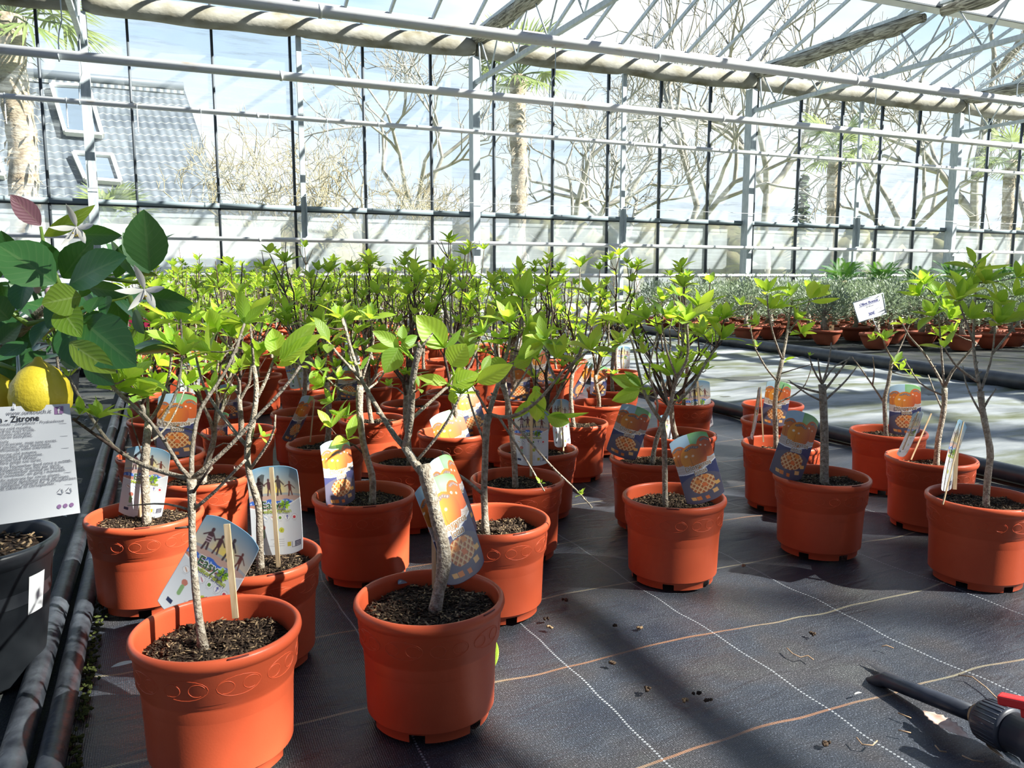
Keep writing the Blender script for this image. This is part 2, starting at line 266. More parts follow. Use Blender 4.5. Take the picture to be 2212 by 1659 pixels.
# ------------------------------------------------------------------ mesh builder
class MB:
    def __init__(s): s.v = []; s.f = []; s.m = []; s.uv = []; s.n = 0; s.mats = []
    def mi(s, m):
        if m not in s.mats: s.mats.append(m)
        return s.mats.index(m)
    def add(s, v, f, m, uv=None):
        v = np.asarray(v, float); s.v.append(v); k = s.mi(m); n = s.n
        for q in f: s.f.append(tuple(int(i) + n for i in q)); s.m.append(k)
        s.uv.append(np.zeros((len(v), 2)) if uv is None else np.asarray(uv, float)); s.n += len(v); return s
    def box(s, c, d, m, R=None):
        h = np.array(d) / 2.0
        v = np.array([(x, y, z) for x in (-1, 1) for y in (-1, 1) for z in (-1, 1)], float) * h
        if R is not None: v = v @ np.asarray(R).T
        v += np.array(c)
        return s.add(v, [(0, 1, 3, 2), (4, 6, 7, 5), (0, 4, 5, 1), (2, 3, 7, 6), (0, 2, 6, 4), (1, 5, 7, 3)], m)
    def bar(s, a, b, wd, ht, m, up=(0, 0, 1)):
        a = np.array(a, float); b = np.array(b, float); d = b - a; L = np.linalg.norm(d); y = d / L
        x = U(np.cross(y, up)); z = np.cross(x, y)
        return s.box((a + b) / 2, (wd, L, ht), m, np.array([x, y, z]).T)
    def tube(s, pts, rad, m, n=8, cap=True, uvk=0):
        P = np.array(pts, float); k = len(P)
        R = np.full(k, rad, float) if np.isscalar(rad) else np.array(rad, float)
        T = np.gradient(P, axis=0); T = T / np.maximum(np.linalg.norm(T, axis=1), 1e-9)[:, None]
        ref = np.array([0, 0, 1.0]) if abs(T[0][2]) < 0.9 else np.array([1.0, 0, 0])
        A = U(np.cross(T[0], ref)); ang = np.arange(n) * 2 * math.pi / n; ca, sa = np.cos(ang)[:, None], np.sin(ang)[:, None]
        vs = []
        for i in range(k):
            A = U(A - T[i] * (A @ T[i])); B = np.cross(T[i], A)
            vs.append(P[i] + R[i] * (ca * A + sa * B))
        f = []
        for i in range(k - 1):
            for j in range(n):
                a, b = i * n + j, i * n + (j + 1) % n; f.append((a, b, b + n, a + n))
        if cap: f.append(tuple(range(n))[::-1]); f.append(tuple(range((k - 1) * n, k * n)))
        return s.add(np.concatenate(vs), f, m)
    def lathe(s, prof, m, n=48, c=(0, 0, 0)):
        ang = np.arange(n) * 2 * math.pi / n; v = []
        for r, z in prof: v += [(c[0] + r * math.cos(a), c[1] + r * math.sin(a), c[2] + z) for a in ang]
        f = [(i * n + j, i * n + (j + 1) % n, (i + 1) * n + (j + 1) % n, (i + 1) * n + j) for i in range(len(prof) - 1) for j in range(n)]
        return s.add(v, f, m)
    def grid(s, fn, us, vs, m, uv=False):
        v = [fn(a, b) for b in vs for a in us]; nu = len(us)
        f = [(j * nu + i, j * nu + i + 1, (j + 1) * nu + i + 1, (j + 1) * nu + i) for j in range(len(vs) - 1) for i in range(nu - 1)]
        return s.add(v, f, m, [(a, b) for b in vs for a in us] if uv else None)
    def ell(s, c, r, m, n=10, k=7, jit=0.0, rng=None):
        v = []
        for i in range(k + 1):
            t = math.pi * i / k
            for j in range(n):
                a = 2 * math.pi * j / n; q = 1 + (rng.uniform(-jit, jit) if rng else 0)
                v.append((c[0] + r[0] * q * math.sin(t) * math.cos(a), c[1] + r[1] * q * math.sin(t) * math.sin(a), c[2] + r[2] * q * math.cos(t)))
        f = [(i * n + j, (i + 1) * n + j, (i + 1) * n + (j + 1) % n, i * n + (j + 1) % n) for i in range(k) for j in range(n)]
        return s.add(v, f, m)
    def leaf(s, base, d, nrm, L, W, m, curl=0.2, fold=0.25, nt=6, shape=0.9, rng=random, side=2, serr=0.0):
        d = U(d); nrm = U(np.asarray(nrm) - d * (np.asarray(nrm) @ d)); sd = np.cross(d, nrm)
        ts = np.linspace(0, 1, nt + 1); ss = np.linspace(-1, 1, 2 * side + 1) if side > 0 else np.array([-1., 1.])
        k = rng.randint(0, 7); v = []; uv = []; base = np.asarray(base, float)
        for i, t in enumerate(ts):
            wd = W * 0.5 * (math.sin(math.pi * min(1, max(0, t)) ** shape) ** 0.85 if 0 < t < 1 else 0.0)
            if t == 0: wd = W * 0.03
            if serr and i % 2: wd *= 1 + serr
            for q in ss:
                hgt = fold * abs(q) * wd - curl * L * t * t
                v.append(base + d * (L * t) * (1 - 0.15 * curl * t) + sd * (q * wd) + nrm * hgt); uv.append((k + 0.5 + 0.49 * q, t))
        ns = len(ss); f = [(i * ns + j, i * ns + j + 1, (i + 1) * ns + j + 1, (i + 1) * ns + j) for i in range(nt) for j in range(ns - 1)]
        return s.add(v, f, m, uv)
    def data(s, name, smooth=True, loc=None):
        me = bpy.data.meshes.new(name); v = np.concatenate(s.v)
        if loc is not None: v = v - np.array(loc)
        me.from_pydata(v.tolist(), [], s.f)
        for m in s.mats: me.materials.append(MAT[m])
        me.polygons.foreach_set('material_index', s.m)
        if smooth: me.polygons.foreach_set('use_smooth', [True] * len(s.f))
        uv = np.concatenate(s.uv)
        if uv.any():
            lay = me.uv_layers.new(name='uv'); li = np.empty(len(me.loops), dtype=np.int32); me.loops.foreach_get('vertex_index', li)
            lay.data.foreach_set('uv', uv[li].ravel())
        me.update(); return me
    def build(s, name, parent=None, smooth=True, loc=None):
        me = s.data(name, smooth, loc); return link(name, me, parent, loc)
def link(name, me, parent=None, loc=None):
    o = bpy.data.objects.new(name, me); COL.objects.link(o)
    if parent is not None: o.parent = parent
    if loc is not None: o.location = tuple(loc)
    return o
def tag(o, label, cat, group=None, kind=None):
    if label: o['label'] = label
    if cat: o['category'] = cat
    if group: o['group'] = group
    if kind: o['kind'] = kind
    return o
def thing(name, label, cat, loc=(0, 0, 0), rz=0.0, group=None):
    o = bpy.data.objects.new(name, None); COL.objects.link(o); o.empty_display_size = 0.05
    o.location = tuple(loc); o.rotation_euler = (0, 0, rz); return tag(o, label, cat, group)
def struct(o): o['kind'] = 'structure'; return o
def textmesh(body, size, m, offset=0.0, align='LEFT', shear=0.0, extrude=0.0, bold=False):
    cu = bpy.data.curves.new('lettering', 'FONT'); cu.body = body; cu.size = size; cu.offset = offset; cu.align_x = align; cu.shear = shear; cu.extrude = extrude; cu.resolution_u = 3
    o = bpy.data.objects.new('lettering', cu); COL.objects.link(o); dg = bpy.context.evaluated_depsgraph_get(); dg.update()
    me = bpy.data.meshes.new_from_object(o.evaluated_get(dg)); v = np.array([tuple(p.co) for p in me.vertices]); f = [tuple(p.vertices) for p in me.polygons]
    bpy.data.objects.remove(o); bpy.data.curves.remove(cu); bpy.data.meshes.remove(me); return v, f, m

D = 10.2; C0 = -0.61; CS = 4.485; PANE = CS / 5.0
NB = 7           # truss bays along the wall

# ------------------------------------------------------------------ setting: floor, plinth, window bays, roof
b = MB(); b.box((10, 3.2, -0.06), (36, 18, 0.08), 'concrete'); struct(b.build('floor'))
b = MB(); b.box((C0 + 14, D + 0.06, 0.165), (36, 0.12, 0.37), 'plinth'); struct(b.build('wall_back'))
b = MB(); b.box((C0 + 14, D + 0.04, 3.89), (36, 0.10, 0.12), 'white_paint'); struct(b.build('trim_1'))
ZT = 1.53
kk = 0
for i in range(-1, 30):
    x0 = -1.045 + PANE * i * 0.972 - 0.0
    x1 = x0 + PANE * 0.972
    kk += 1
    b = MB(); b.box((x0, D, 2.09), (0.028, 0.05, 3.48), 'steel_dark')
    b.box(((x0 + x1) / 2, D - 0.012, ZT), (x1 - x0, 0.07, 0.055), 'steel_mid'); b.box(((x0 + x1) / 2, D + 0.0, ZT - 0.034), (x1 - x0, 0.05, 0.016), 'steel_dark')
    wf = struct(b.build('window_%d' % kk))
    b = MB(); b.box(((x0 + x1) / 2, D + 0.01, (ZT + 3.83) / 2 + 0.013), (x1 - x0 - 0.03, 0.004, 3.83 - ZT - 0.03), 'glass_clear'); b.build('upper_pane', wf, smooth=False)
    b = MB(); b.box(((x0 + x1) / 2, D + 0.01, (0.35 + ZT) / 2 - 0.013), (x1 - x0 - 0.03, 0.004, ZT - 0.35 - 0.03), 'glass_frosted'); b.build('lower_pane', wf, smooth=False)
# roof: one gable over the first 3.2 m, further gables over and behind the camera
kk = 1
GY = [D, 7.0, 3.8, 0.6, -2.6]
for gi in range(4):
    ya, yb = GY[gi], GY[gi + 1]; ym = (ya + yb) / 2; ze, zr = 3.95, 4.58
    gb = MB()
    for (p, q) in ((ya, ym), (yb, ym)):
        c = ((p + q) / 2, (ze + zr) / 2); ln = math.hypot(q - p, zr - ze); an = math.atan2(zr - ze, q - p)
        a = np.array([9.5, p, ze + 0.02]); e = np.array([9.5, q, zr + 0.02]); gb.bar(a, e, 24.0, 0.004, 'glass_roof')
    struct(gb.build('ceiling' if gi == 0 else 'ceiling_%d' % (gi + 1), smooth=False))
    rb = MB()
    if gi < 1:
        for i in range(43):
            x = -2.2 + 0.5555 * i + 0.003
            rb.bar((x, ya, ze), (x, ym, zr), 0.03, 0.045, 'steel'); rb.bar((x, yb, ze), (x, ym, zr), 0.03, 0.045, 'steel')
    else:
        for i in range(14):
            x = -2.2 + 1.67 * i; rb.bar((x, ya, ze), (x, ym, zr), 0.03, 0.045, 'steel'); rb.bar((x, yb, ze), (x, ym, zr), 0.03, 0.045, 'steel')
    rb.bar((-2.5, ym, zr + 0.02), (21.5, ym, zr + 0.02), 0.07, 0.06, 'white_paint')
    kk += 1; struct(rb.build('trim_%d' % kk, smooth=False))
for gy in GY[1:]:
    b = MB(); b.bar((-2.5, gy, 3.90), (21.5, gy, 3.90), 0.20, 0.28, 'white_paint'); b.bar((-2.5, gy - 0.105, 3.752), (21.5, gy - 0.105, 3.752), 0.02, 0.018, 'steel_dark')
    kk += 1; struct(b.build('trim_%d' % kk, smooth=False))

# gutter wrapped in dirty fabric along the eave: one segment per bay
rng = random.Random(3)
ordn = ['leftmost', 'second from the left', 'third from the left', 'fourth from the left', 'fifth from the left', 'sixth from the left', 'rightmost']
for i in range(-1, 5):
    xa = C0 + CS * i + 0.02; xb = xa + CS - 0.04; n = 40; pts = []; rad = []
    for k in range(n + 1):
        t = k / n; mid = abs(t - 0.5)
        sag = 0.018 * math.sin(math.pi * ((2 * t) % 1.0 if t < 1 else 1.0))
        r = 0.122 + 0.006 * math.sin(t * 31 + i) - (0.022 if min(t, 1 - t) < 0.012 or abs(t - 0.5) < 0.008 else 0)
        pts.append((xa + (xb - xa) * t, D - 0.13, 3.615 - sag)); rad.append(r)
    b = MB(); b.tube(pts, rad, 'wrap', 16)
    tag(b.build('wrapped_gutter'), 'dirty grey fabric-wrapped gutter roll along the eave, %s' % ['segment at the upper left corner', 'segment left of centre', 'segment between the two middle columns', 'segment right of the middle-right column', 'short segment at the far right', 'segment off to the far right'][i + 1], 'gutter', 'fabric-wrapped gutter segments')

# steel columns and lattice girders with furled shade screen
colname = ['at the left behind the citrus plant', 'left of centre', 'right of centre', 'near the right edge', 'at the far right', 'beyond the right edge']
for i in range(0, 5):
    x = C0 + CS * i; b = MB()
    b.box((x, D - 0.165, 1.75), (0.095, 0.012, 3.5), 'steel'); b.box((x - 0.042, D - 0.09, 1.75), (0.010, 0.138, 3.5), 'steel'); b.box((x + 0.042, D - 0.14, 1.75), (0.010, 0.04, 3.5), 'steel'); b.box((x, D - 0.025, 1.75), (0.095, 0.010, 3.5), 'steel')
    t = thing('steel_column', 'tall galvanised steel column on the glass wall, %s' % colname[i], 'column', (x, D - 0.1, 0), group='main wall columns')
    o = b.build('profile', t, False, (0, 0, 0)); o.matrix_parent_inverse = Matrix.Translation((-x, -(D - 0.1), 0))
    for zz in (1.14, 0.72):
        b = MB(); b.box((x + 0.02, D - 0.21, zz), (0.03, 0.10, 0.05), 'steel'); b.tube([(x + 0.02 - 0.03, D - 0.26, zz), (x + 0.05, D - 0.26, zz)], 0.034, 'steel', 10)
        o = b.build('pipe_bracket', t, False); o.matrix_parent_inverse = Matrix.Translation((-x, -(D - 0.1), 0))
for i in range(0, 5):
    x = C0 + CS * (i + 0.5); b = MB(); b.box((x + 0.03, D - 0.06, 1.95), (0.06, 0.04, 3.15), 'steel'); b.box((x + 0.055, D - 0.10, 1.45), (0.008, 0.08, 0.5), 'steel')
    tag(b.build('wall_post', smooth=False), 'slim galvanised wall post, %s' % ['between the left column and the centre-left column', 'between the two middle columns', 'right of the right-centre column', 'at the right edge of the picture', 'beyond the right edge'][i], 'post', 'intermediate wall posts')
for i in range(0, 5):
    x = C0 + CS * i
    nm = ['cut off at the upper left', 'left of the centre', 'right of centre with its furled screen', 'at the right edge', 'at the far right corner'][i]
    t = thing('lattice_girder', 'grey steel lattice roof girder with a furled screen, %s' % nm, 'girder', (x, D - 0.15, 3.15), group='roof girders')
    inv = Matrix.Translation((-x, -(D - 0.15), -3.15))
    def part(bm, nme, sm=False):
        o = bm.build(nme, t, sm); o.matrix_parent_inverse = inv
    ye = -2.6
    b = MB(); b.bar((x, D - 0.15, 3.18), (x, ye, 3.18), 0.05, 0.05, 'steel'); part(b, 'bottom_chord')
    b = MB(); b.bar((x, D - 0.15, 3.80), (x, ye, 3.80), 0.07, 0.04, 'steel'); part(b, 'top_chord')
    b = MB(); y = D - 0.25
    b.tube([(x, y, 3.78), (x, y - 0.08, 3.2)], 0.011, 'steel', 6)
    while y > 0.4:
        b.tube([(x, y, 3.78), (x, y - 0.40, 3.2)], 0.011, 'steel', 6); b.tube([(x, y - 0.40, 3.2), (x, y - 0.80, 3.78)], 0.011, 'steel', 6); y -= 0.80
    part(b, 'web', True)
    b = MB(); pts = []; rad = []
    for s0, s1 in ((D - 0.05, 7.12), (6.88, 3.92), (3.68, 0.72), (0.48, -2.48)):
        pts = []; rad = []
        for k in range(41):
            u = k / 40.; yy = s0 + (s1 - s0) * u; pts.append((x + 0.01 * math.sin(k * 1.1), yy, 3.70 + 0.012 * math.sin(k * 0.7))); rad.append((0.085 + 0.007 * math.sin(k * 0.9 + i)) * (0.6 + 0.4 * min(1, u * 8, (1 - u) * 8)))
        b.tube(pts, rad, 'screen', 12)
    part(b, 'furled_screen', True)

# heating pipes hung from the girders, and low pipes along the wall
def pipe(y, z, r, label, y2=None):
    b = MB(); b.tube([(-2.3, y, z), (21, y, z)], r, 'pipe_paint', 16)
    for j in range(5): xx = 1.1 + j * 4.9; b.tube([(xx, y, z), (xx + 0.02, y, z)], r * 1.15, 'white_paint', 16)
    tag(b.build('heating_pipe'), label, 'pipe', 'white heating pipes')
pipe(5.83, 2.51, 0.042, 'thick white heating pipe highest in the picture, crossing under the roof glass')
pipe(7.76, 2.505, 0.040, 'thick white heating pipe hung across the upper left wall, the second from the top')
pipe(9.66, 2.495, 0.028, 'thinner white heating pipe hung close to the wall, third from the top')
pipe(D - 0.26, 1.14, 0.026, 'white heating pipe on column brackets just below the horizontal transom')
pipe(D - 0.26, 0.72, 0.026, 'lowest white heating pipe on the wall, just above the plants')
for i in range(0, 5):
    x = C0 + CS * i
    for (y, r, pn) in ((5.83, 0.042, 'the highest'), (7.76, 0.04, 'the second'), (9.66, 0.028, 'the third')):
        if i == 4 and y < 9: continue
        b = MB(); zc = 2.5; pts = [(x, y, 3.17), (x, y, 2.9), (x, y + 0.005, 2.78), (x - 0.03, y + 0.06, 2.70), (x - 0.04, y + r + 0.012, 2.62), (x - 0.04, y + r + 0.008, 2.52)]
        for a in range(0, 7):
            q = -math.pi * a / 6; pts.append((x - 0.04, y + (r + 0.008) * math.cos(q), zc + (r + 0.008) * math.sin(q)))
        b.tube(pts, 0.0055, 'steel', 6)
        tag(b.build('pipe_hanger'), 'bent steel rod hook holding %s heating pipe, %s' % (pn, ['at the left edge', 'under the girder left of centre', 'under the girder right of centre', 'under the girder near the right edge', 'in the far right corner'][i]), 'hook', 'rod hooks under the girders')
# short chains dangling from the third pipe
for px in (14, 146, 297, 434, 580, 705, 816, 942, 1172, 1272, 1350):
    p = ony(px, 250, 9.66); b = MB(); n = 14; ln = 0.24 if px < 600 else 0.3
    for k in range(n):
        z = 2.46 - ln * k / n; b.tube([(p[0] - 0.004, 9.62, z), (p[0] + 0.004, 9.62, z - ln / n * 1.1)], 0.0035, 'pipe_paint', 5)
        b.tube([(p[0] + 0.004, 9.62, z), (p[0] - 0.004, 9.62, z - ln / n * 1.1)], 0.0035, 'pipe_paint', 5)
    b.tube([(p[0], 9.63, 2.525), (p[0], 9.62, 2.45)], 0.003, 'steel', 5)
    where = {14: 'at the left edge', 146: 'before the upper skylight', 297: 'along the third mullion', 434: 'just right of the tiled roof', 580: 'left of the first intermediate post', 705: 'right of the first intermediate post', 816: 'two mullions right of the post', 942: 'on the mullion before the centre-left column', 1172: 'right of the shaggy middle palm', 1272: 'before the bare pale-trunked tree', 1350: 'right of the middle-right post'}[px]
    tag(b.build('hanging_chain'), 'short pale chain dangling from the third heating pipe, %s' % where, 'chain', 'short chains on the third pipe')
b = MB(); b.tube([(-2.2, D - 0.2, 1.66), (21, D - 0.2, 1.66)], 0.003, 'white_paint', 5); tag(b.build('tension_wire'), 'thin pale wire stretched along the glass just above the transom', 'wire')

# ------------------------------------------------------------------ outside
b = MB(); b.box((15, 60, -0.25), (220, 99, 0.2), 'grass'); tag(b.build('lawn'), 'pale grass ground outside the glass wall', 'lawn', kind='structure')
# tiled house: steep roof face looking at the greenhouse
YH = 22.0
def hp(x, y, Y=YH): return ony(x, y, Y)
ht = thing('tiled_house', 'house with a steep blue-grey tiled roof and skylights outside at the left', 'house', (-2, YH, 0))
inv = Matrix.Translation((2, -YH, 0))
tl, trr = hp(-250, 70, YH + 3.0), hp(397, 190, YH + 3.0); bl, br = hp(-330, 470, YH), hp(492, 470, YH)
tl[2] = trr[2]
nrm = U(np.cross(br - bl, tl - bl))
def rf(u, v): return (bl * (1 - u) + br * u) * (1 - v) + (tl * (1 - u) + trr * u) * v
b = MB(); wd = np.linalg.norm(br - bl); hh = np.linalg.norm(tl - bl)
v = [rf(0, 0), rf(1, 0), rf(1, 1), rf(0, 1)]; v2 = [p - nrm * 0.2 for p in v]
b.add(v + v2, [(0, 1, 2, 3), (7, 6, 5, 4), (0, 4, 5, 1), (1, 5, 6, 2), (2, 6, 7, 3), (3, 7, 4, 0)], 'roof_tiles', [(0, 0), (wd, 0), (wd, hh), (0, hh)] * 2)
o = b.build('roof_slope', ht, False); o.matrix_parent_inverse = inv
b = MB(); back = np.array([0, 6.0, -trr[2] + br[2]])
v = [rf(0, 1), rf(1, 1), rf(1, 1) + back, rf(0, 1) + back]; b.add(v + [p - np.array([0, 0.2, 0.2]) for p in v], [(0, 1, 2, 3), (7, 6, 5, 4), (0, 4, 5, 1), (1, 5, 6, 2), (2, 6, 7, 3), (3, 7, 4, 0)], 'roof_tiles', [(0, 0), (wd, 0), (wd, hh), (0, hh)] * 2)
o = b.build('back_roof_slope', ht, False); o.matrix_parent_inverse = inv
b = MB(); b.tube([rf(0, 1) + nrm * 0.05, rf(1, 1) + nrm * 0.05], 0.12, 'roof_tiles', 8); o = b.build('ridge_tiles', ht); o.matrix_parent_inverse = inv
b = MB(); zb = br[2]; b.box(((bl[0] + br[0]) / 2 - 0.2, YH + 4.0, zb / 2 - 0.1), (br[0] - bl[0] - 0.6, 7.0, zb), 'house_wall')
g0, g1, g2 = rf(1, 0) + np.array([-0.4, 0.2, -0.1]), rf(1, 1) + np.array([-0.4, 0, -0.2]), rf(1, 0) + np.array([-0.4, 8.6, -0.1])
b.add([g0, g1, g2, g0 - [0.2, 0, 0], g1 - [0.2, 0, 0], g2 - [0.2, 0, 0]], [(0, 2, 1), (3, 4, 5), (0, 1, 4, 3), (1, 2, 5, 4), (2, 0, 3, 5)], 'house_wall')
o = b.build('walls', ht, False); o.matrix_parent_inverse = inv
def onroof(x, y):
    d = ray(x, y); t = ((bl - CP) @ nrm) / (d @ nrm); return CP + d * t
for q in ([(112, 188), (192, 192), (222, 297), (142, 290)], [(160, 335), (243, 341), (262, 398), (185, 392)], [(-55, 320), (-10, 322), (12, 385), (-30, 380)]):
    P = [onroof(*p) for p in q]; c = sum(P) / 4; b = MB()
    for k in range(4): b.bar(P[k] + nrm * 0.06, P[(k + 1) % 4] + nrm * 0.06, 0.09, 0.14, 'house_wall', nrm)
    o = b.build('skylight', ht, False); o.matrix_parent_inverse = inv
    b = MB(); pp = [c + (p - c) * 0.96 + nrm * 0.05 for p in P]; p2 = [p - nrm * 0.03 for p in pp]
    b.add(pp + p2, [(0, 1, 2, 3), (7, 6, 5, 4), (0, 4, 5, 1), (1, 5, 6, 2), (2, 6, 7, 3), (3, 7, 4, 0)], 'skylight_glass'); s = b.build('skylight_pane', o, False)
b = MB(); b.box((-0.3, 12.6, 0.7), (4.0, 0.2, 1.45), 'house_wall'); tag(b.build('added_white_wall', smooth=False), 'added low white wall outside, brightening the lower left panes', 'wall')  # wall added to give the lower left panes their blown-out white

# bare trees outside
def bare_tree(seed, H, depthmax=6, spread=0.5, n0=7, mat_='far_bark', r0=None, taper=0.66):
    R = random.Random(seed); b = MB(); r0 = r0 or H * 0.015
    def grow(p, d, L, r, lv):
        n = 3; pts = [p]; q = p; dd = d
        for k in range(n):
            dd = U(dd + np.array([R.gauss(0, 0.11), R.gauss(0, 0.11), R.gauss(0.03, 0.08)])); q = q + dd * L / n; pts.append(q)
        b.tube(pts, np.linspace(r, r * 0.62, n + 1), mat_, 6 if lv < 2 else 4 if lv < 3 else 3, cap=False)
        if lv >= depthmax: return
        for k in range(R.choice((2, 3)) if lv > 0 else 4):
            i = R.choice((2, 3)) if k else 3; a = R.uniform(0, 2 * math.pi); perp = U(np.cross(dd, [math.cos(a), math.sin(a), 0.3]))
            grow(pts[i], U(dd * (1 - spread * 0.55) + perp * spread + np.array([0, 0, 0.12])), L * R.uniform(0.62, 0.85), r * taper, lv + 1)
    grow(np.zeros(3), np.array([0, 0, 1.0]), H * 0.30, r0, 0)
    return b.data('bare_tree')
BT = [bare_tree(11, 9, 6, 0.55), bare_tree(23, 9, 6, 0.65), bare_tree(37, 9, 6, 0.5)]
BS = bare_tree(51, 4.6, 6, 0.75, r0=0.035, mat_='shrub_bark', taper=0.78); BS2 = bare_tree(57, 4.6, 6, 0.7, r0=0.035, mat_='shrub_bark', taper=0.78)
def place(me, name, label, cat, loc, s=1.0, rz=0.0, group=None):
    o = link(name, me, None, loc); o.scale = (s, s, s); o.rotation_euler = (0, 0, rz); return tag(o, label, cat, group)
def gx(px, Y): return ony(px, 596, Y)[0]
for i, (px, Y, s, k, lb) in enumerate([(925, 24, 1.0, 0, 'bare leafless tree outside, just left of the column left of centre'), (1215, 19, 0.9, 1, 'bare pale-trunked tree outside, right of the middle palm'),
        (1470, 21, 1.15, 2, 'tall bare tree outside with a thick trunk, between the middle-right post and the right-centre column'), (1650, 26, 1.6, 0, 'tall bare tree reaching over the roof glass right of centre'),
        (1905, 20, 1.05, 1, 'bare twiggy tree outside behind the right-hand panes'), (2100, 24, 1.9, 2, 'very tall bare tree showing dark through the roof glass at the upper right'),
        (2180, 17, 1.0, 0, 'bare tree outside behind the far right panes'), (1380, 27, 1.3, 1, 'bare tree far outside behind the middle-right post'), (790, 27, 0.7, 2, 'small bare tree outside between two mullions left of centre')]):
    place(BT[k], 'bare_tree', lb, 'tree', (gx(px, Y), Y, -0.2), s, i * 1.3, 'leafless trees outside')
for i, (px, Y, s) in enumerate([(540, 17, 0.95), (600, 19, 1.0), (700, 17, 0.95), (760, 20, 0.9), (860, 18, 0.85), (970, 21, 0.9)]):
    place((BS, BS2)[i % 2], 'bare_shrub', 'twiggy leafless shrub outside, %s' % ['directly right of the tiled roof', 'left of the first intermediate post', 'right of the first intermediate post', 'behind the fourth mullion', 'left of the bare tree', 'behind the column left of centre'][i], 'shrub', (gx(px, Y), Y, -0.2), s, i * 2.1, 'leafless shrubs outside')
R = random.Random(77)
b = MB()
for i, (px, h) in enumerate([(480, 2.6), (600, 3.0), (730, 2.8), (860, 2.6), (1000, 2.6), (1130, 3.0), (1270, 3.6), (1400, 3.2), (1530, 3.6), (1650, 3.2), (1780, 3.6), (1920, 3.8), (2060, 3.7), (2190, 4.0), (2330, 4.0)]):
    Y = 36 + (i % 3) * 2; x = gx(px, Y)
    for k in range(30): b.ell((x + R.uniform(-3.4, 3.4), Y + R.uniform(-1, 1), R.uniform(0.3, h * 0.85)), (R.uniform(0.7, 1.3), 1, R.uniform(0.5, 1.0)), 'hedge', 8, 6, 0.25, R)
tag(b.build('far_hedge'), 'brownish bare hedge running along the far horizon outside', 'hedge')
# small conifer
x = gx(1727, 22); b = MB(); R = random.Random(5); b.tube([(x, 22, -0.2), (x, 22, 4.2)], 0.07, 'far_bark', 6)
for k in range(260):
    z = R.uniform(0.6, 4.2); a = R.uniform(0, 6.28); L = 0.95 * (1 - (z / 4.8)) + 0.1
    b.leaf((x, 22, z), (math.cos(a), math.sin(a), -0.15), (0, 0, 1), L, 0.22, 'conifer', 0.2, 0, 3, 0.9, R, 1)
tag(b.build('small_conifer'), 'small dark conifer outside, left of the fourth intermediate post', 'tree')
# fan palms
def fan_palm(name, label, x, Y, ztop, r, nf=22, fr=0.75, seed=1, zb=-0.15):
    R = random.Random(seed); t = thing(name, label, 'palm', (x, Y, zb), group='fan palms outside'); b = MB()
    if r > 0:
        n = 26; pts = [(x + 0.03 * math.sin(k * 0.5), Y, zb + (ztop - zb) * k / n) for k in range(n + 1)]
        b.tube(pts, [r * (1 + 0.10 * (k % 2)) for k in range(n + 1)], 'palm_trunk', 12)
        for k in range(190):
            z = R.uniform(zb + 0.3, ztop); a = R.uniform(0, 6.28); b.leaf((x + r * math.cos(a), Y + r * math.sin(a), z), (math.cos(a), math.sin(a), R.uniform(-0.9, 0.9)), (0, 0, 1), R.uniform(0.08, 0.2), 0.04, 'palm_trunk', 0.5, 0, 2, 0.9, R, 0)
        o = b.build('trunk', t); o.matrix_parent_inverse = Matrix.Translation((-x, -Y, -zb))
    b = MB()
    for k in range(nf):
        a = k * 2.4; el = R.uniform(-0.35, 1.15); d = np.array([math.cos(a) * math.cos(el), math.sin(a) * math.cos(el), math.sin(el)])
        base = np.array([x, Y, ztop]); hub = base + d * fr * 0.65; b.tube([base, base + d * fr * 0.3 + [0, 0, 0.02], hub], 0.012, 'palm_leaf', 4, False)
        sd = U(np.cross(d, [0, 0, 1])); upn = np.cross(sd, d)
        for j in range(17):
            q = (j - 8) / 8 * 1.5; dd = d * math.cos(q) + sd * math.sin(q) - upn * 0.12 * abs(q); b.leaf(hub, dd, upn, fr * (0.85 - 0.18 * abs(q)), 0.045, 'palm_leaf', 0.18 + R.uniform(0, 0.15), 0.3, 3, 0.8, R, 1)
    o = b.build('fronds', t); o.matrix_parent_inverse = Matrix.Translation((-x, -Y, -zb))
fan_palm('fan_palm', 'tall fan palm with a shaggy trunk outside at the left edge', gx(66, 12.6), 12.6, 4.05, 0.17, 26, 0.95, 2)
fan_palm('fan_palm', 'fan palm with a shaggy trunk outside, right of the column left of centre', gx(1120, 14.0), 14.0, 4.35, 0.15, 24, 0.85, 4)
fan_palm('fan_palm', 'fan palm crown outside, right of the right-centre column', gx(1790, 14.5), 14.5, 3.55, 0.13, 22, 0.85, 6)
fan_palm('fan_palm', 'fan palm crown outside at the far right panes', gx(2165, 14.0), 14.0, 3.6, 0.13, 22, 0.85, 8)
fan_palm('fan_palm', 'low young fan palm outside in front of the tiled house', gx(243, 13.0), 13.0, 1.45, 0.09, 16, 0.55, 9)

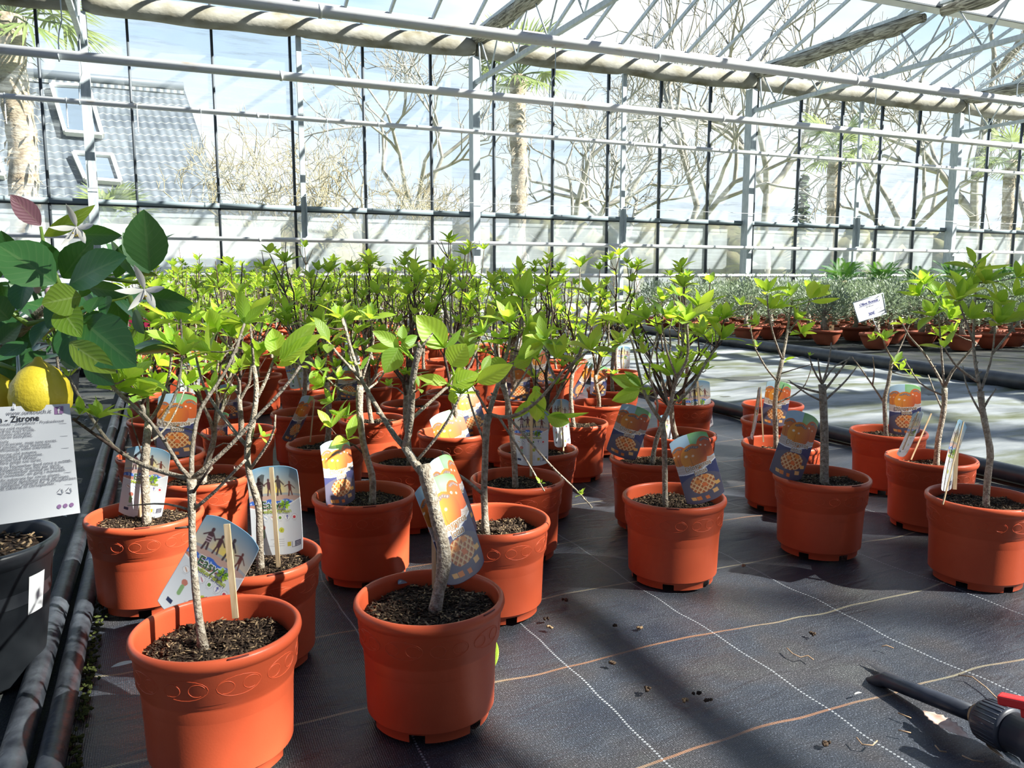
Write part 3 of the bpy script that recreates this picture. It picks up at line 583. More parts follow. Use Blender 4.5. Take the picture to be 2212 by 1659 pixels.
# ------------------------------------------------------------------ ground fabrics, hoses, moss
def nz3(x, y, s, sd=0.0): return mnoise.noise(Vector((x * s + sd, y * s, sd)))
def bedz(x, y): return -0.009 + 0.008 * nz3(x, y, 2.6, 3.1) + 0.006 * (0.4 - abs(nz3(x + 0.25 * y, y * 0.8, 5.0, 8.2))) + 0.0025 * nz3(x, y, 11, 1.7)
b = MB(); ys = list(np.arange(0.45, 3.2, 0.018)) + list(np.arange(3.2, 9.95, 0.05))
b.grid(lambda x, y: (x, y, bedz(x, y)), list(np.arange(-0.17, 2.66, 0.018)), ys, 'bed_fabric')
tag(b.build('ground_fabric'), 'black woven ground fabric with white and tan threads under the terracotta pots', 'ground cover')
b = MB()
def az(x, y): return -0.012 + 0.016 * nz3(x * 0.35, y, 3.2, 5.5) + 0.016 * (0.5 - abs(nz3(x * 0.28 + 0.1 * y, y, 6.5, 2.5))) + 0.006 * nz3(x * .6, y, 15.0, 2.5)
b.grid(lambda x, y: (x + (x - 2.7) / 2.9 * 0.10 * (y - 3), y, az(x, y)), list(np.linspace(2.72, 5.1, 60)), list(np.arange(0.6, 10.0, 0.035)), 'aisle_fabric')
tag(b.build('aisle_fabric'), 'weathered grey-green wrinkled fabric of the aisle beyond the right-hand pots', 'ground cover')
b = MB(); b.grid(lambda x, y: (x + 0.1 * (y - 3) * max(0, (9 - x) / 4), y, -0.012 + 0.006 * nz3(x, y, 2, 9)), list(np.linspace(5.1, 12, 60)), list(np.arange(1.5, 10.0, 0.12)), 'old_fabric')
tag(b.build('olive_bed_fabric'), 'dark mossy fabric under the bowls of the olive bonsai', 'ground cover')
b = MB(); b.grid(lambda x, y: (x, y, -0.010 + 0.008 * nz3(x, y, 3.5, 4)), list(np.linspace(-2.6, -0.2, 70)), list(np.arange(0.5, 10.0, 0.05)), 'old_fabric')
tag(b.build('aisle_fabric'), 'dark dirty fabric of the aisle left of the two hoses, strewn with petals', 'ground cover')
def hose(pts, r, label, m='hose', wr=0.0, n=10):
    P = []
    R = random.Random(len(label))
    pts = [np.array(p, float) for p in pts]
    for a, c in zip(pts[:-1], pts[1:]):
        k = max(2, int(np.linalg.norm(c - a) / 0.06))
        for i in range(k): P.append(a + (c - a) * i / k)
    P.append(pts[-1]); P = np.array(P); P[:, 0] += np.array([0.006 * nz3(p[1], 0, 1.3, r * 90) for p in P])
    b = MB(); b.tube(P, [r * (1 + wr * R.uniform(-1, 1)) for _ in P], m, n); return tag(b.build('irrigation_hose'), label, 'hose')
hose([(-0.235, 0.5, 0.018), (-0.232, 2.0, 0.018), (-0.225, 9.8, 0.018)], 0.0215, 'dark grey hose, outer left one of the pair beside the bed edge', wr=0.01)
hose([(-0.183, 0.5, 0.016), (-0.183, 2.0, 0.016), (-0.18, 9.8, 0.016)], 0.0195, 'dark grey wrapped hose, inner one of the pair at the bed edge', wr=0.04)
hose([(2.70, 0.7, 0.03), (2.68, 3.2, 0.03), (2.66, 9.8, 0.03)], 0.032, 'thick black hose along the right edge of the tree bed', m='black_plastic')
hose([(2.765, 0.7, 0.012), (2.745, 3.2, 0.012), (2.72, 9.8, 0.012)], 0.012, 'thin dark tube running beside the thick hose at the right of the bed', m='hose')
hose([(4.85, 1.2, 0.035), (5.06, 3.4, 0.035), (5.46, 7.1, 0.035), (5.78, 9.8, 0.035)], 0.055, 'thick black edging pipe in front of the olive bonsai bed', m='black_plastic')
b = MB(); R = random.Random(8)
for k in range(420):
    y = R.uniform(0.9, 2.6); x = -0.152 + R.gauss(0, 0.006); b.ell((x, y, 0.001), (R.uniform(0.002, 0.006), R.uniform(0.003, 0.009), R.uniform(0.001, 0.003)), 'moss', 7, 5, 0.4, R)
tag(b.build('moss_strip'), 'green moss growing along the fabric edge beside the hoses', 'moss', kind='stuff')

# ------------------------------------------------------------------ pots and soil
def pot_mesh(n=96, emb=True, notch=True):
    b = MB(); ang = np.arange(n) * 2 * math.pi / n
    prof = [(0.0955, 0.0), (0.0965, 0.013), (0.0995, 0.016), (0.1085, 0.122), (0.1085, 0.126), (0.1105, 0.1285), (0.1105, 0.1325), (0.1135, 0.136), (0.1158, 0.178), (0.1175, 0.1805), (0.1205, 0.184), (0.1222, 0.190), (0.1212, 0.196), (0.1180, 0.1995), (0.1140, 0.1995), (0.1118, 0.196), (0.1112, 0.190), (0.1085, 0.150), (0.1040, 0.02)]
    v = []
    for r, z in prof: v += [(r * math.cos(a), r * math.sin(a), z) for a in ang]
    f = []
    for i in range(len(prof) - 1):
        for j in range(n):
            if notch and i == 0 and (j % (n // 6)) < n // 24: continue
            f.append((i * n + j, i * n + (j + 1) % n, (i + 1) * n + (j + 1) % n, (i + 1) * n + j))
    b.add(v, f, 'terracotta')
    b.lathe([(0.0001, 0.016), (0.0985, 0.016)], 'terracotta', n); b.lathe([(0.0945, 0.001), (0.0945, 0.016)], 'terracotta', n) if not notch else None
    if emb:
        for k in range(10):
            a0 = k * 2 * math.pi / 10
            for (da, sr, st, e0, e1) in ((0.0, 0.0145, 0.27, 0, 2 * math.pi), (0.14, 0.009, 0.10, 0.4, 5.2), (-0.16, 0.009, 0.10, -2.0, 2.6)):
                pts = []
                for i in range(19):
                    q = e0 + (e1 - e0) * i / 18; aa = a0 + da + st * math.cos(q); z = 0.157 + sr * math.sin(q); r = 0.1135 + (z - 0.136) * 0.055 - 0.0001; pts.append((r * math.cos(aa), r * math.sin(aa), z))
                b.tube(pts, 0.0006, 'terracotta', 4, False)
        for a0 in (-1.9, 1.25):
            pts = [(0.1195 * math.cos(a0 + t), 0.1195 * math.sin(a0 + t), 0.1985) for t in np.linspace(-0.12, 0.12, 8)]; b.tube(pts, 0.0014, 'rim_slot', 4)
    return b.data('pot')
POT_N = pot_mesh(96); POT_F = pot_mesh(36, False, False)
def soil_mesh(seed, zc, chips, lump=0.004):
    R = random.Random(seed); b = MB(); nr, na = (15, 48) if chips else (5, 20); v = [(0, 0, zc)]
    def h(x, y): return zc + lump * nz3(x, y, 18, seed) + lump * 0.6 * nz3(x, y, 55, seed + 3)
    for i in range(1, nr + 1):
        r = 0.1085 * i / nr
        for j in range(na): a = 2 * math.pi * j / na; x, y = r * math.cos(a), r * math.sin(a); v.append((x, y, h(x, y) - (0.004 if i == nr else 0)))
    f = [(0, 1 + j, 1 + (j + 1) % na) for j in range(na)] + [(1 + i * na + j, 1 + i * na + (j + 1) % na, 1 + (i + 1) * na + (j + 1) % na, 1 + (i + 1) * na + j) for i in range(nr - 1) for j in range(na)]
    b.add(v, [q[::-1] for q in f], 'soil')
    for k in range(chips):
        r = 0.101 * math.sqrt(R.random()); a = R.uniform(0, 6.28); x, y = r * math.cos(a), r * math.sin(a); L = R.uniform(0.003, 0.013)
        d = np.array([R.gauss(0, 1), R.gauss(0, 1), R.gauss(0, 0.35)]); d = U(d); s = U(np.cross(d, [0, 0, 1])); nn = np.cross(s, d)
        b.box((x, y, h(x, y) + 0.0015), (L, R.uniform(0.001, 0.0032), 0.0009), 'chip_tan' if R.random() < 0.17 else 'chip_dark', np.array([d, s, nn]).T)
    return b.data('soil')
SOIL_N = [soil_mesh(1, 0.172, 1500), soil_mesh(2, 0.176, 1400, 0.007), soil_mesh(3, 0.165, 1500, 0.009)]; SOIL_F = soil_mesh(4, 0.176, 70)

# ------------------------------------------------------------------ little trees
def rosette(b, p, d, n, L, R, near=True, m=None):
    d = U(d); a0 = R.uniform(0, 6.28); x = U(np.cross(d, [0.3, 0.8, 0.1])); y = np.cross(d, x)
    for k in range(n):
        a = a0 + k * 2.4; sp = 0.25 + 0.95 * (k + 0.5) / n + R.uniform(-0.1, 0.15); o = math.cos(a) * x + math.sin(a) * y
        dd = d * math.cos(sp) + o * math.sin(sp); nn = d * math.sin(sp) - o * math.cos(sp) + np.array([0, 0, 0.25])
        l = L * R.uniform(0.65, 1.15) * (0.7 + 0.4 * k / n); mm = m or ('leaf_bright' if R.random() < 0.4 else 'leaf')
        b.leaf(p + dd * 0.003, dd, nn, l, l * R.uniform(0.34, 0.46), mm, R.uniform(0.02, 0.3), R.uniform(0.15, 0.45), 6 if near else 3, R.uniform(0.8, 0.95), R, 2 if near else 1)
def gen_tree(seed, near=True):
    R = random.Random(seed); tb, lb = MB(), MB(); z0 = 0.165; fork = R.uniform(0.30, 0.42); r0 = R.uniform(0.0065, 0.0105); lean = (R.uniform(-0.03, 0.03), R.uniform(-0.03, 0.03)); ph = R.uniform(0, 6)
    n = 8; pts = []
    for k in range(n + 1):
        t = k / n; pts.append(np.array([lean[0] * t + 0.010 * math.sin(ph + 4 * t), lean[1] * t + 0.010 * math.cos(ph + 3.3 * t), z0 + (fork - z0) * t]))
    off = pts[0] * [1, 1, 0]; pts = [p - off for p in pts]
    tb.tube(pts, [r0 * (1.35 if k == 0 else 1.0 - 0.12 * k / n) * (1 + 0.07 * math.sin(k * 2.7)) for k in range(n + 1)], 'bark', 9 if near else 6)
    nb = R.randint(4, 6); top = R.uniform(0.60, 0.76); full = R.uniform(0.75, 1.0)
    def clus(p, d, L=0.05):
        if R.random() < full: rosette(lb, p, d + np.array([0, 0, 0.5]), R.randint(5, 8), L * R.uniform(0.9, 1.35), R, near)
    for i in range(nb):
        a = 2 * math.pi * i / nb + R.uniform(-0.5, 0.5); reach = R.uniform(0.05, 0.14) * (1 if i else 0.3); zt = R.uniform(0.78, 1.0) * (top - fork) if i else (top - fork)
        st = pts[-1] if i < 3 else pts[-2]; d = np.array([math.cos(a), math.sin(a), 0]); q = [st]; m = 6
        for k in range(1, m + 1):
            t = k / m; q.append(st + d * reach * math.sin(t * 1.6) + np.array([R.gauss(0, 0.005), R.gauss(0, 0.005), zt * t ** 1.1]))
        tb.tube(q, np.linspace(r0 * 0.62, 0.0016, m + 1), 'bark' if R.random() < 0.6 else 'twig_dark', 6 if near else 4, False)
        if R.random() < 0.45: tb.tube([q[-1], q[-1] + np.array([R.gauss(0, .008), R.gauss(0, .008), R.uniform(0.03, 0.08)])], [0.0022, 0.001], 'twig_dark', 5 if near else 3)
        clus(q[-1], q[-1] - q[-2], 0.055)
        for k in range(R.randint(3, 5)):
            j = R.randint(2, m); s = q[j - 1]; a2 = a + R.uniform(-1.5, 1.5); L = R.uniform(0.03, 0.10); e = s + np.array([math.cos(a2) * L * 0.6, math.sin(a2) * L * 0.6, L * R.uniform(0.4, 1.0)])
            tb.tube([s, (s + e) / 2 + [0, 0, -0.004], e], [0.0024, 0.0018, 0.0013], 'bark' if R.random() < 0.4 else 'twig_dark', 5 if near else 3, False); clus(e, e - s, 0.045)
    for k in range(R.randint(1, 3)):
        s = pts[R.randint(5, n)]; a2 = R.uniform(0, 6.28); e = s + np.array([math.cos(a2) * 0.10, math.sin(a2) * 0.10, R.uniform(0.0, 0.06)]); tb.tube([s, (s + e) / 2 + [0, 0, 0.01], e], [0.003, 0.002, 0.001], 'bark', 5 if near else 3, False)
        if R.random() < 0.5: clus(e, e - s, 0.035)
    if not lb.v: rosette(lb, pts[-1], np.array([0, 0, 1.]), 4, 0.04, R, near)
    return tb.data('trunk'), lb.data('foliage')

def man_tree(key, root, spec):
    R = random.Random(hash(key) % 1000 if False else sum(ord(c) for c in key) * 7); tb, lb = MB(), MB(); root = np.array(root, float)
    z0 = depth(root + np.array([0, 0, 0.2])); nodes = []
    def resample(P, rr):
        P = np.array(P); seg = np.linalg.norm(np.diff(P, axis=0), axis=1); cum = np.concatenate([[0], np.cumsum(seg)]); n = max(3, int(cum[-1] / 0.02)); t = np.linspace(0, cum[-1], n)
        Q = np.stack([np.interp(t, cum, P[:, i]) for i in range(3)], 1)
        Q[1:-1] = (Q[:-2] + 2 * Q[1:-1] + Q[2:]) / 4; return Q, np.interp(t, cum, rr)
    tr = spec['t']; P = [dep(x, y, z0) for x, y, r in tr]; P[0][2] = 0.160
    Q, rr = resample(P, [r / 1000. for x, y, r in tr]); rr = rr * np.array([1 + 0.05 * math.sin(i * 2.1) for i in range(len(rr))]); rr[0] *= 1.25
    tb.tube(Q, rr, 'bark', 14)
    for i, q in enumerate(Q):
        if i > len(Q) * 0.6: nodes.append((q, 0.0))
        if R.random() < 0.5:
            a = R.uniform(0, 6.28); nd = np.array([math.cos(a), math.sin(a), 0.3]); tb.ell(q + nd * rr[i] * 0.8, (rr[i] * 0.35,) * 3, 'bark', 6, 4)
    alln = [(q, 0.0) for q in Q]
    for bi, (r0, r1, pl) in enumerate(spec.get('b', [])):
        s = (0.35, -0.35, 0.15, -0.2, 0.5, -0.5)[bi % 6]; p0 = dep(*pl[0], z0); j = min(alln, key=lambda a: np.linalg.norm((a[0] - p0) - FW * ((a[0] - p0) @ FW))); o0 = j[1]
        cum = 0; P = [j[0] if np.linalg.norm((j[0] - p0) - FW * ((j[0] - p0) @ FW)) < 0.02 else dep(*pl[0], z0 + o0)]; last = pl[0]; offs = [o0]
        for (x, y) in pl[1:]:
            cum += math.hypot(x - last[0], y - last[1]) * z0 / F; last = (x, y); o = o0 + s * cum; P.append(dep(x, y, z0 + o)); offs.append(o)
        Q, rr = resample(P, np.linspace(r0 / 1000., r1 / 1000., len(P))); tb.tube(Q, rr, 'bark' if r0 > 2.6 or spec.get('pale') else 'twig_dark' if bi % 2 else 'bark', 7)
        for i, q in enumerate(Q):
            o = np.interp(i, np.linspace(0, len(Q) - 1, len(offs)), offs); alln.append((q, o)); nodes.append((q, o))
            if R.random() < 0.25 and i > 1:
                d = U(np.array([R.gauss(0, 1), R.gauss(0, 1), R.uniform(0, 1)])); tb.tube([q, q + d * rr[i] * R.uniform(2, 3.5)], [rr[i] * 0.7, rr[i] * 0.4], 'bark', 5)
    for cl in spec.get('c', []):
        x, y, L, n = cl[:4]; L = L / 100. * (1.18 if L > 3 else 1); n = n + (2 if n > 4 else 0)
        p0 = dep(x, y, z0); j = min(nodes or alln, key=lambda a: np.linalg.norm((a[0] - p0) - FW * ((a[0] - p0) @ FW))); o = j[1] + R.uniform(-0.025, 0.025); e = dep(x, y, z0 + o)
        if np.linalg.norm(e - j[0]) > 0.004: tb.tube([j[0], (e + j[0]) / 2 + np.array([0, 0, -0.003]), e], [0.0018, 0.0014, 0.0011], 'twig_dark' if R.random() < 0.5 else 'bark', 5)
        d = U(U(e - j[0]) * 0.6 + np.array([0, 0, 0.7]) + (np.array([0, 0, -1.6]) if len(cl) > 4 and cl[4] == 'd' else 0)); rosette(lb, e, d, n, L, R, True, cl[4] if len(cl) > 4 and cl[4] != 'd' else None)
    for (x0, y0, x1, y1, W, m, cu, tw) in spec.get('l', []):
        p = dep(x0, y0, z0 + tw[1]); e = dep(x1, y1, z0 + tw[1] + tw[2]); d = e - p; L = np.linalg.norm(d); nn = -FW * math.cos(tw[0]) + np.cross(U(d), -FW) * math.sin(tw[0]); lb.leaf(p, d, nn, L, W * z0 / F, m, cu, 0.35, 10, 0.85, R, 3)
        j = min(nodes, key=lambda a: np.linalg.norm(a[0] - p))
        if np.linalg.norm(p - j[0]) > 0.004: tb.tube([j[0], (j[0] + p) / 2, p], [0.0018, 0.0015, 0.001], 'leaf_bright', 5)
    if not lb.v: rosette(lb, alln[-1][0], np.array([0, 0, 1.0]), 3, 0.02, R)
    return tb.data('trunk', True, root), lb.data('foliage', True, root)

def put_tree(x, y, label, td, ld, pot=None, soil=None, rz=0.0, group='potted young trees on the black fabric', prz=0.0):
    t = thing('potted_tree', label, 'potted tree', (x, y, 0), rz, group)
    o = link('pot', pot or POT_F, t); o.rotation_euler = (0, 0, prz); link('soil', soil or SOIL_F, t); link('trunk', td, t); link('foliage', ld, t); return t

def grow_to(t, s):
    for c in t.children:
        if c.name.startswith(('trunk', 'foliage')): c.scale = (s ** .6, s ** .6, s); c.location = (0, 0, .165 * (1 - s))
MT = {}
MT['P1'] = dict(px=(468, 1350), t=[(438, 1378, 7.5), (434, 1360, 6.2), (426, 1310, 5.6), (419, 1235, 5.4), (415, 1165, 5.3), (414, 1068, 5.8), (414, 1035, 8.0)],
  b=[(4, 2.0, [(408, 1034), (375, 1027), (312, 1007), (281, 992), (243, 966), (205, 916), (175, 865), (150, 815)]), (2.6, 2, [(243, 966), (200, 935), (158, 905)]),
     (4, 2, [(420, 1030), (459, 999), (497, 964), (557, 898), (613, 842), (650, 790)]), (3.5, 2, [(404, 1045), (388, 1015), (380, 990), (347, 939), (322, 906), (294, 878), (246, 842), (215, 800)]),
     (4, 2, [(414, 1030), (413, 977), (428, 885), (464, 840), (500, 780), (528, 700)]), (2.5, 1.5, [(398, 1083), (460, 1000)]), (2, 1, [(433, 1090), (360, 1086), (276, 1092)]), (3, 2, [(433, 1090), (454, 1073), (530, 994)]),
     (3, 2, [(420, 1050), (445, 1035), (459, 1010)]), (2.4, 1.4, [(416, 1125), (378, 1141)]), (2.5, 1.5, [(347, 939), (385, 850), (395, 760), (390, 690)])],
  c=[(212, 905, 4.2, 5), (172, 898, 3.5, 4), (150, 815, 3, 4), (250, 842, 4.5, 6), (222, 800, 4.5, 5), (528, 700, 5, 6), (392, 700, 5, 6), (395, 770, 4.5, 6), (460, 840, 3, 4), (650, 790, 3, 4), (270, 820, 5, 7), (300, 850, 4, 5), (455, 760, 5, 6)])
MT['P3'] = dict(px=(550, 1197), pale=1, t=[(562, 1206, 7), (560, 1118, 6.2), (560, 1090, 6.6), (556, 1072, 7), (545, 1055, 6.2), (537, 1017, 5.6), (531, 974, 5.8), (540, 941, 6.5), (552, 880, 5), (556, 830, 4.6), (548, 790, 4)],
  b=[(4, 1.8, [(531, 965), (499, 923), (464, 878), (440, 838), (420, 760), (424, 700)]), (3.2, 1.6, [(545, 1020), (575, 967), (598, 923), (595, 896)]), (3.6, 1.8, [(556, 860), (585, 800), (600, 750), (610, 720)]), (3, 1.6, [(548, 790), (545, 740), (540, 700)]), (3, 1.6, [(548, 800), (500, 760), (470, 720)])],
  c=[(424, 700, 5, 6), (420, 760, 5, 5), (470, 720, 6, 6), (540, 700, 6, 6), (480, 780, 5, 5), (560, 770, 5, 6), (565, 945, 3, 4), (500, 730, 5, 6)],
  l=[(600, 770, 588, 706, 44, 'leaf_bright', .1, (0.2, 0, .01)), (604, 775, 686, 692, 40, 'leaf', .1, (0.3, 0, -.02)), (606, 780, 692, 718, 36, 'leaf_bright', .12, (-.3, 0, -.02)), (520, 790, 574, 740, 30, 'leaf_bright', .1, (.2, 0, 0)), (600, 790, 655, 762, 22, 'leaf_bright', .1, (.7, 0, .01)), (560, 790, 520, 735, 24, 'leaf_bright', .1, (.1, 0, 0))])
MT['P4'] = dict(px=(313, 1106), t=[(316, 1112, 9.5), (312, 1017, 9), (316, 954, 8.8), (321, 913, 8)],
  b=[(5, 2, [(319, 913), (302, 890), (276, 870), (246, 842), (215, 810)]), (4.5, 2, [(321, 913), (345, 880), (365, 820), (372, 760), (365, 700)]), (3.5, 2, [(321, 913), (318, 860), (325, 790), (330, 720)]), (2.5, 1.2, [(305, 1000), (298, 950), (285, 915)]), (2.6, 1.5, [(325, 970), (350, 940), (380, 890), (400, 840)])],
  c=[(290, 820, 6, 7), (340, 790, 6, 7), (370, 745, 6, 7), (330, 700, 6, 6), (365, 690, 5.5, 6), (215, 805, 5, 6), (260, 835, 5.5, 7), (315, 860, 5.5, 7), (400, 835, 5, 6), (300, 760, 6, 7), (330, 830, 5, 6), (410, 790, 5, 6), (285, 905, 3.5, 4)])
MT['P2'] = dict(px=(928, 1285), pale=1, t=[(936, 1290, 10.5), (950, 1262, 10.3), (960, 1232, 11.5), (963, 1196, 12.2), (955, 1165, 10.8), (945, 1129, 10.5), (936, 1090, 10.5), (930, 1062, 11), (920, 1035, 11.5), (916, 1003, 10.5)],
  b=[(8, 6.5, [(912, 1022), (896, 1003), (884, 985), (874, 966)]), (6, 5, [(874, 966), (886, 934), (888, 885), (891, 825), (893, 790), (900, 772), (908, 752)]), (5, 2.5, [(876, 970), (853, 946), (830, 905), (805, 865), (777, 815), (757, 752), (738, 682)]),
     (2.6, 2, [(896, 1003), (930, 962), (964, 917), (997, 850)]), (3, 2.5, [(887, 902), (925, 872), (966, 836)]), (3, 2, [(777, 815), (740, 780), (710, 740)]), (2, 1.4, [(908, 752), (935, 720)])],
  c=[(738, 690, 4, 5), (712, 742, 4, 4), (997, 850, 4, 4), (700, 705, 3.5, 4), (780, 800, 3, 4), (905, 840, 3, 3)],
  l=[(961, 751, 900, 679, 62, 'leaf_bright', .08, (0.25, 0, -.02)), (958, 752, 913, 735, 30, 'leaf', .05, (0.5, 0, .01)), (961, 751, 1000, 711, 22, 'leaf', .1, (0.9, 0, 0)), (975, 790, 1007, 742, 56, 'leaf_bright', .06, (0.0, -.02, -.01)), (1000, 775, 1026, 742, 24, 'leaf', .05, (0.3, .01, 0)),
     (978, 832, 1035, 805, 42, 'leaf_bright', .12, (-.2, -.02, 0)), (1030, 825, 1108, 788, 40, 'leaf_bright', .05, (.15, -.02, -.02)), (966, 828, 902, 812, 26, 'leaf_bright', .12, (.3, 0, -.02)), (1040, 800, 1062, 765, 20, 'leaf', .1, (.2, 0, .02)), (975, 845, 985, 875, 22, 'leaf', .1, (.2, 0, 0)),
     (862, 748, 805, 714, 30, 'leaf', .08, (.3, .0, -.02)), (860, 750, 787, 754, 26, 'leaf', .1, (.5, 0, -.02)), (862, 752, 830, 806, 48, 'leaf', .1, (-.1, -.02, -.01)), (866, 745, 905, 725, 24, 'leaf', .1, (.4, 0, .02)), (868, 740, 870, 700, 22, 'leaf', .1, (.2, 0, .01))])
MT['P8'] = dict(px=(786, 1064), t=[(803, 1066, 8.5), (806, 1045, 8), (804, 1022, 8), (792, 990, 8), (783, 950, 7.6), (777, 901, 8), (776, 850, 8.5), (778, 832, 8.5)],
  b=[(4, 2, [(774, 850), (740, 850), (715, 825), (690, 800)]), (4.5, 2, [(778, 835), (790, 790), (810, 740), (800, 690)]), (4, 2, [(776, 835), (760, 790), (752, 730), (745, 690)]), (2.6, 1.4, [(792, 985), (765, 955), (735, 945)]), (3, 1.8, [(779, 860), (815, 830), (850, 770)])],
  c=[(700, 835, 4.5, 7), (720, 868, 4, 5), (750, 905, 3.8, 5), (715, 925, 5, 4), (750, 950, 5.5, 4), (800, 690, 5, 6), (745, 695, 4.5, 6), (850, 770, 5, 5), (690, 800, 4, 5), (730, 820, 4, 5), (735, 900, 4.5, 4)])
MT['P9'] = dict(px=(1066, 1118), t=[(1049, 1141, 8.5), (1047, 1100, 7.6), (1045, 1064, 7.2), (1047, 1020, 7), (1049, 960, 7.2), (1050, 915, 8.5), (1056, 895, 9)],
  b=[(6, 3, [(1052, 900), (1068, 853), (1080, 820), (1094, 770), (1103, 735), (1100, 690)]), (4.5, 2, [(1056, 905), (1098, 906), (1150, 879), (1195, 830), (1215, 800), (1271, 759)]), (3, 1.5, [(1078, 918), (1115, 960), (1150, 1015), (1176, 1061)]), (3, 1.4, [(1098, 908), (1133, 940), (1192, 1009), (1245, 1058), (1280, 1097)]),
     (3, 1.8, [(1045, 963), (1030, 915), (1013, 862), (1005, 820)]), (4, 2.2, [(1036, 1064), (1003, 1032), (971, 1015), (955, 975)]), (3, 1.6, [(1195, 830), (1180, 780), (1175, 740)]), (3.2, 2, [(1060, 890), (1030, 850), (1000, 800)])],
  c=[(1100, 700, 6, 7), (1045, 725, 5, 6), (1140, 715, 6, 6), (1175, 740, 5.5, 6), (1085, 745, 5.5, 6), (1275, 758, 5.5, 5), (1005, 830, 4, 5), (1257, 1070, 1.6, 5), (1168, 1045, 1.5, 4), (1130, 760, 5.5, 6), (1200, 775, 5, 5)],
  l=[(1160, 862, 1104, 905, 24, 'leaf', .1, (.2, -.01, 0)), (1158, 842, 1160, 912, 42, 'leaf_bright', .12, (0, -.02, -.01)), (1150, 846, 1168, 838, 22, 'leaf', .1, (.3, 0, 0)), (1182, 900, 1232, 913, 34, 'leaf', .1, (.1, -.02, 0)), (1190, 896, 1274, 898, 18, 'leaf', .1, (.9, -.02, 0)), (1175, 905, 1160, 890, 16, 'leaf', .1, (.3, 0, 0)),
     (1110, 790, 1150, 774, 34, 'leaf', .1, (-.3, 0, 0)), (1098, 790, 1042, 790, 38, 'leaf', .12, (.2, 0, 0)), (1120, 775, 1182, 718, 40, 'leaf', .05, (.2, 0, -.01))])
MT['P10'] = dict(px=(1117, 1031), t=[(1114, 1025, 8), (1111, 990, 7.5), (1107, 950, 7.2), (1098, 869, 6.8), (1085, 830, 6.5)],
  b=[(4, 2, [(1085, 830), (1070, 770), (1065, 710), (1075, 660)]), (4, 2, [(1088, 835), (1110, 780), (1125, 700), (1130, 640)]), (3, 1.6, [(1095, 860), (1140, 800), (1170, 720)]), (3, 1.5, [(1087, 830), (1040, 790), (1010, 750)])],
  c=[(1075, 665, 5.5, 6), (1130, 645, 5.5, 6), (1170, 720, 5, 6), (1010, 750, 5, 5), (1065, 700, 5, 6), (1110, 690, 5, 6)])
MT['P40'] = dict(px=(1456, 1068), t=[(1438, 1071, 7), (1436, 1006, 6.4), (1435, 947, 6.4), (1430, 912, 7.6)],
  b=[(5, 2, [(1428, 908), (1399, 868), (1386, 833), (1377, 790), (1366, 735), (1345, 700)]), (5.5, 3, [(1432, 908), (1447, 881), (1455, 847), (1459, 820), (1488, 777), (1484, 700)]), (3.6, 2.5, [(1465, 868), (1497, 836), (1521, 788), (1547, 752)]), (3, 2, [(1424, 890), (1425, 868), (1412, 847), (1400, 800), (1420, 720)]), (3, 1.6, [(1386, 833), (1360, 840), (1350, 838)]), (3, 2, [(1459, 820), (1440, 760), (1430, 700)])],
  c=[(1345, 700, 5, 6), (1400, 690, 5, 6), (1440, 690, 5, 6), (1484, 695, 6.5, 7), (1510, 668, 6.5, 7), (1545, 700, 6, 6), (1560, 735, 6.5, 6), (1520, 725, 5, 6), (1455, 812, 7, 5), (1345, 742, 5, 5), (1565, 690, 5, 5), (1467, 866, 2.5, 4), (1525, 800, 3, 4)],
  l=[(1385, 838, 1320, 812, 34, 'leaf', .1, (.2, 0, 0)), (1382, 842, 1322, 868, 34, 'leaf', .15, (-.2, -.01, 0)), (1384, 835, 1350, 800, 22, 'leaf', .1, (.4, 0, 0))])
MT['P46'] = dict(px=(1689, 955), t=[(1678, 968, 8.5), (1675, 920, 7.8), (1673, 877, 7.2), (1680, 820, 7), (1690, 777, 6.4)],
  b=[(5, 2.4, [(1690, 777), (1701, 718), (1706, 680), (1712, 650)]), (3.6, 1.6, [(1668, 830), (1657, 799), (1628, 748), (1620, 700)]), (3.2, 1.3, [(1683, 866), (1717, 854), (1740, 834), (1756, 786)]), (3.6, 2, [(1690, 785), (1672, 730), (1660, 680), (1657, 640)]), (3.2, 2, [(1700, 720), (1725, 690), (1752, 650)]), (2, 1, [(1690, 805), (1725, 795), (1756, 786)])],
  c=[(1657, 632, 5.5, 6), (1664, 668, 5.5, 6), (1690, 668, 5.5, 7), (1718, 690, 6, 7), (1752, 632, 6, 6), (1708, 640, 5, 6), (1635, 750, 3, 4), (1640, 700, 5, 5), (1694, 780, 3.5, 4), (1730, 720, 5, 6), (1775, 640, 4, 4)],
  l=[(1752, 650, 1818, 648, 16, 'leaf_bright', .1, (.8, 0, 0)), (1750, 645, 1760, 605, 34, 'leaf_bright', .05, (.1, 0, 0)), (1755, 640, 1795, 615, 22, 'leaf_bright', .05, (.3, 0, 0))])
MT['P47'] = dict(px=(1775, 1025), pale=1, t=[(1782, 1028, 11.5), (1781, 963, 10.5), (1780, 906, 10), (1778, 860, 9.5), (1776, 830, 10)],
  b=[(3.5, 2, [(1767, 843), (1730, 839), (1706, 826)]), (3, 1.5, [(1771, 832), (1768, 800), (1767, 775)]), (3.5, 1.5, [(1778, 835), (1790, 790), (1796, 740)]), (3.6, 1.8, [(1782, 847), (1811, 806), (1837, 770)]), (3.4, 1.6, [(1786, 861), (1826, 825), (1851, 792)]), (3, 1.4, [(1770, 872), (1740, 850), (1705, 822)]), (3, 1.5, [(1779, 835), (1800, 790), (1835, 775)]), (3, 1.5, [(1774, 835), (1755, 800), (1748, 770)])], c=[])
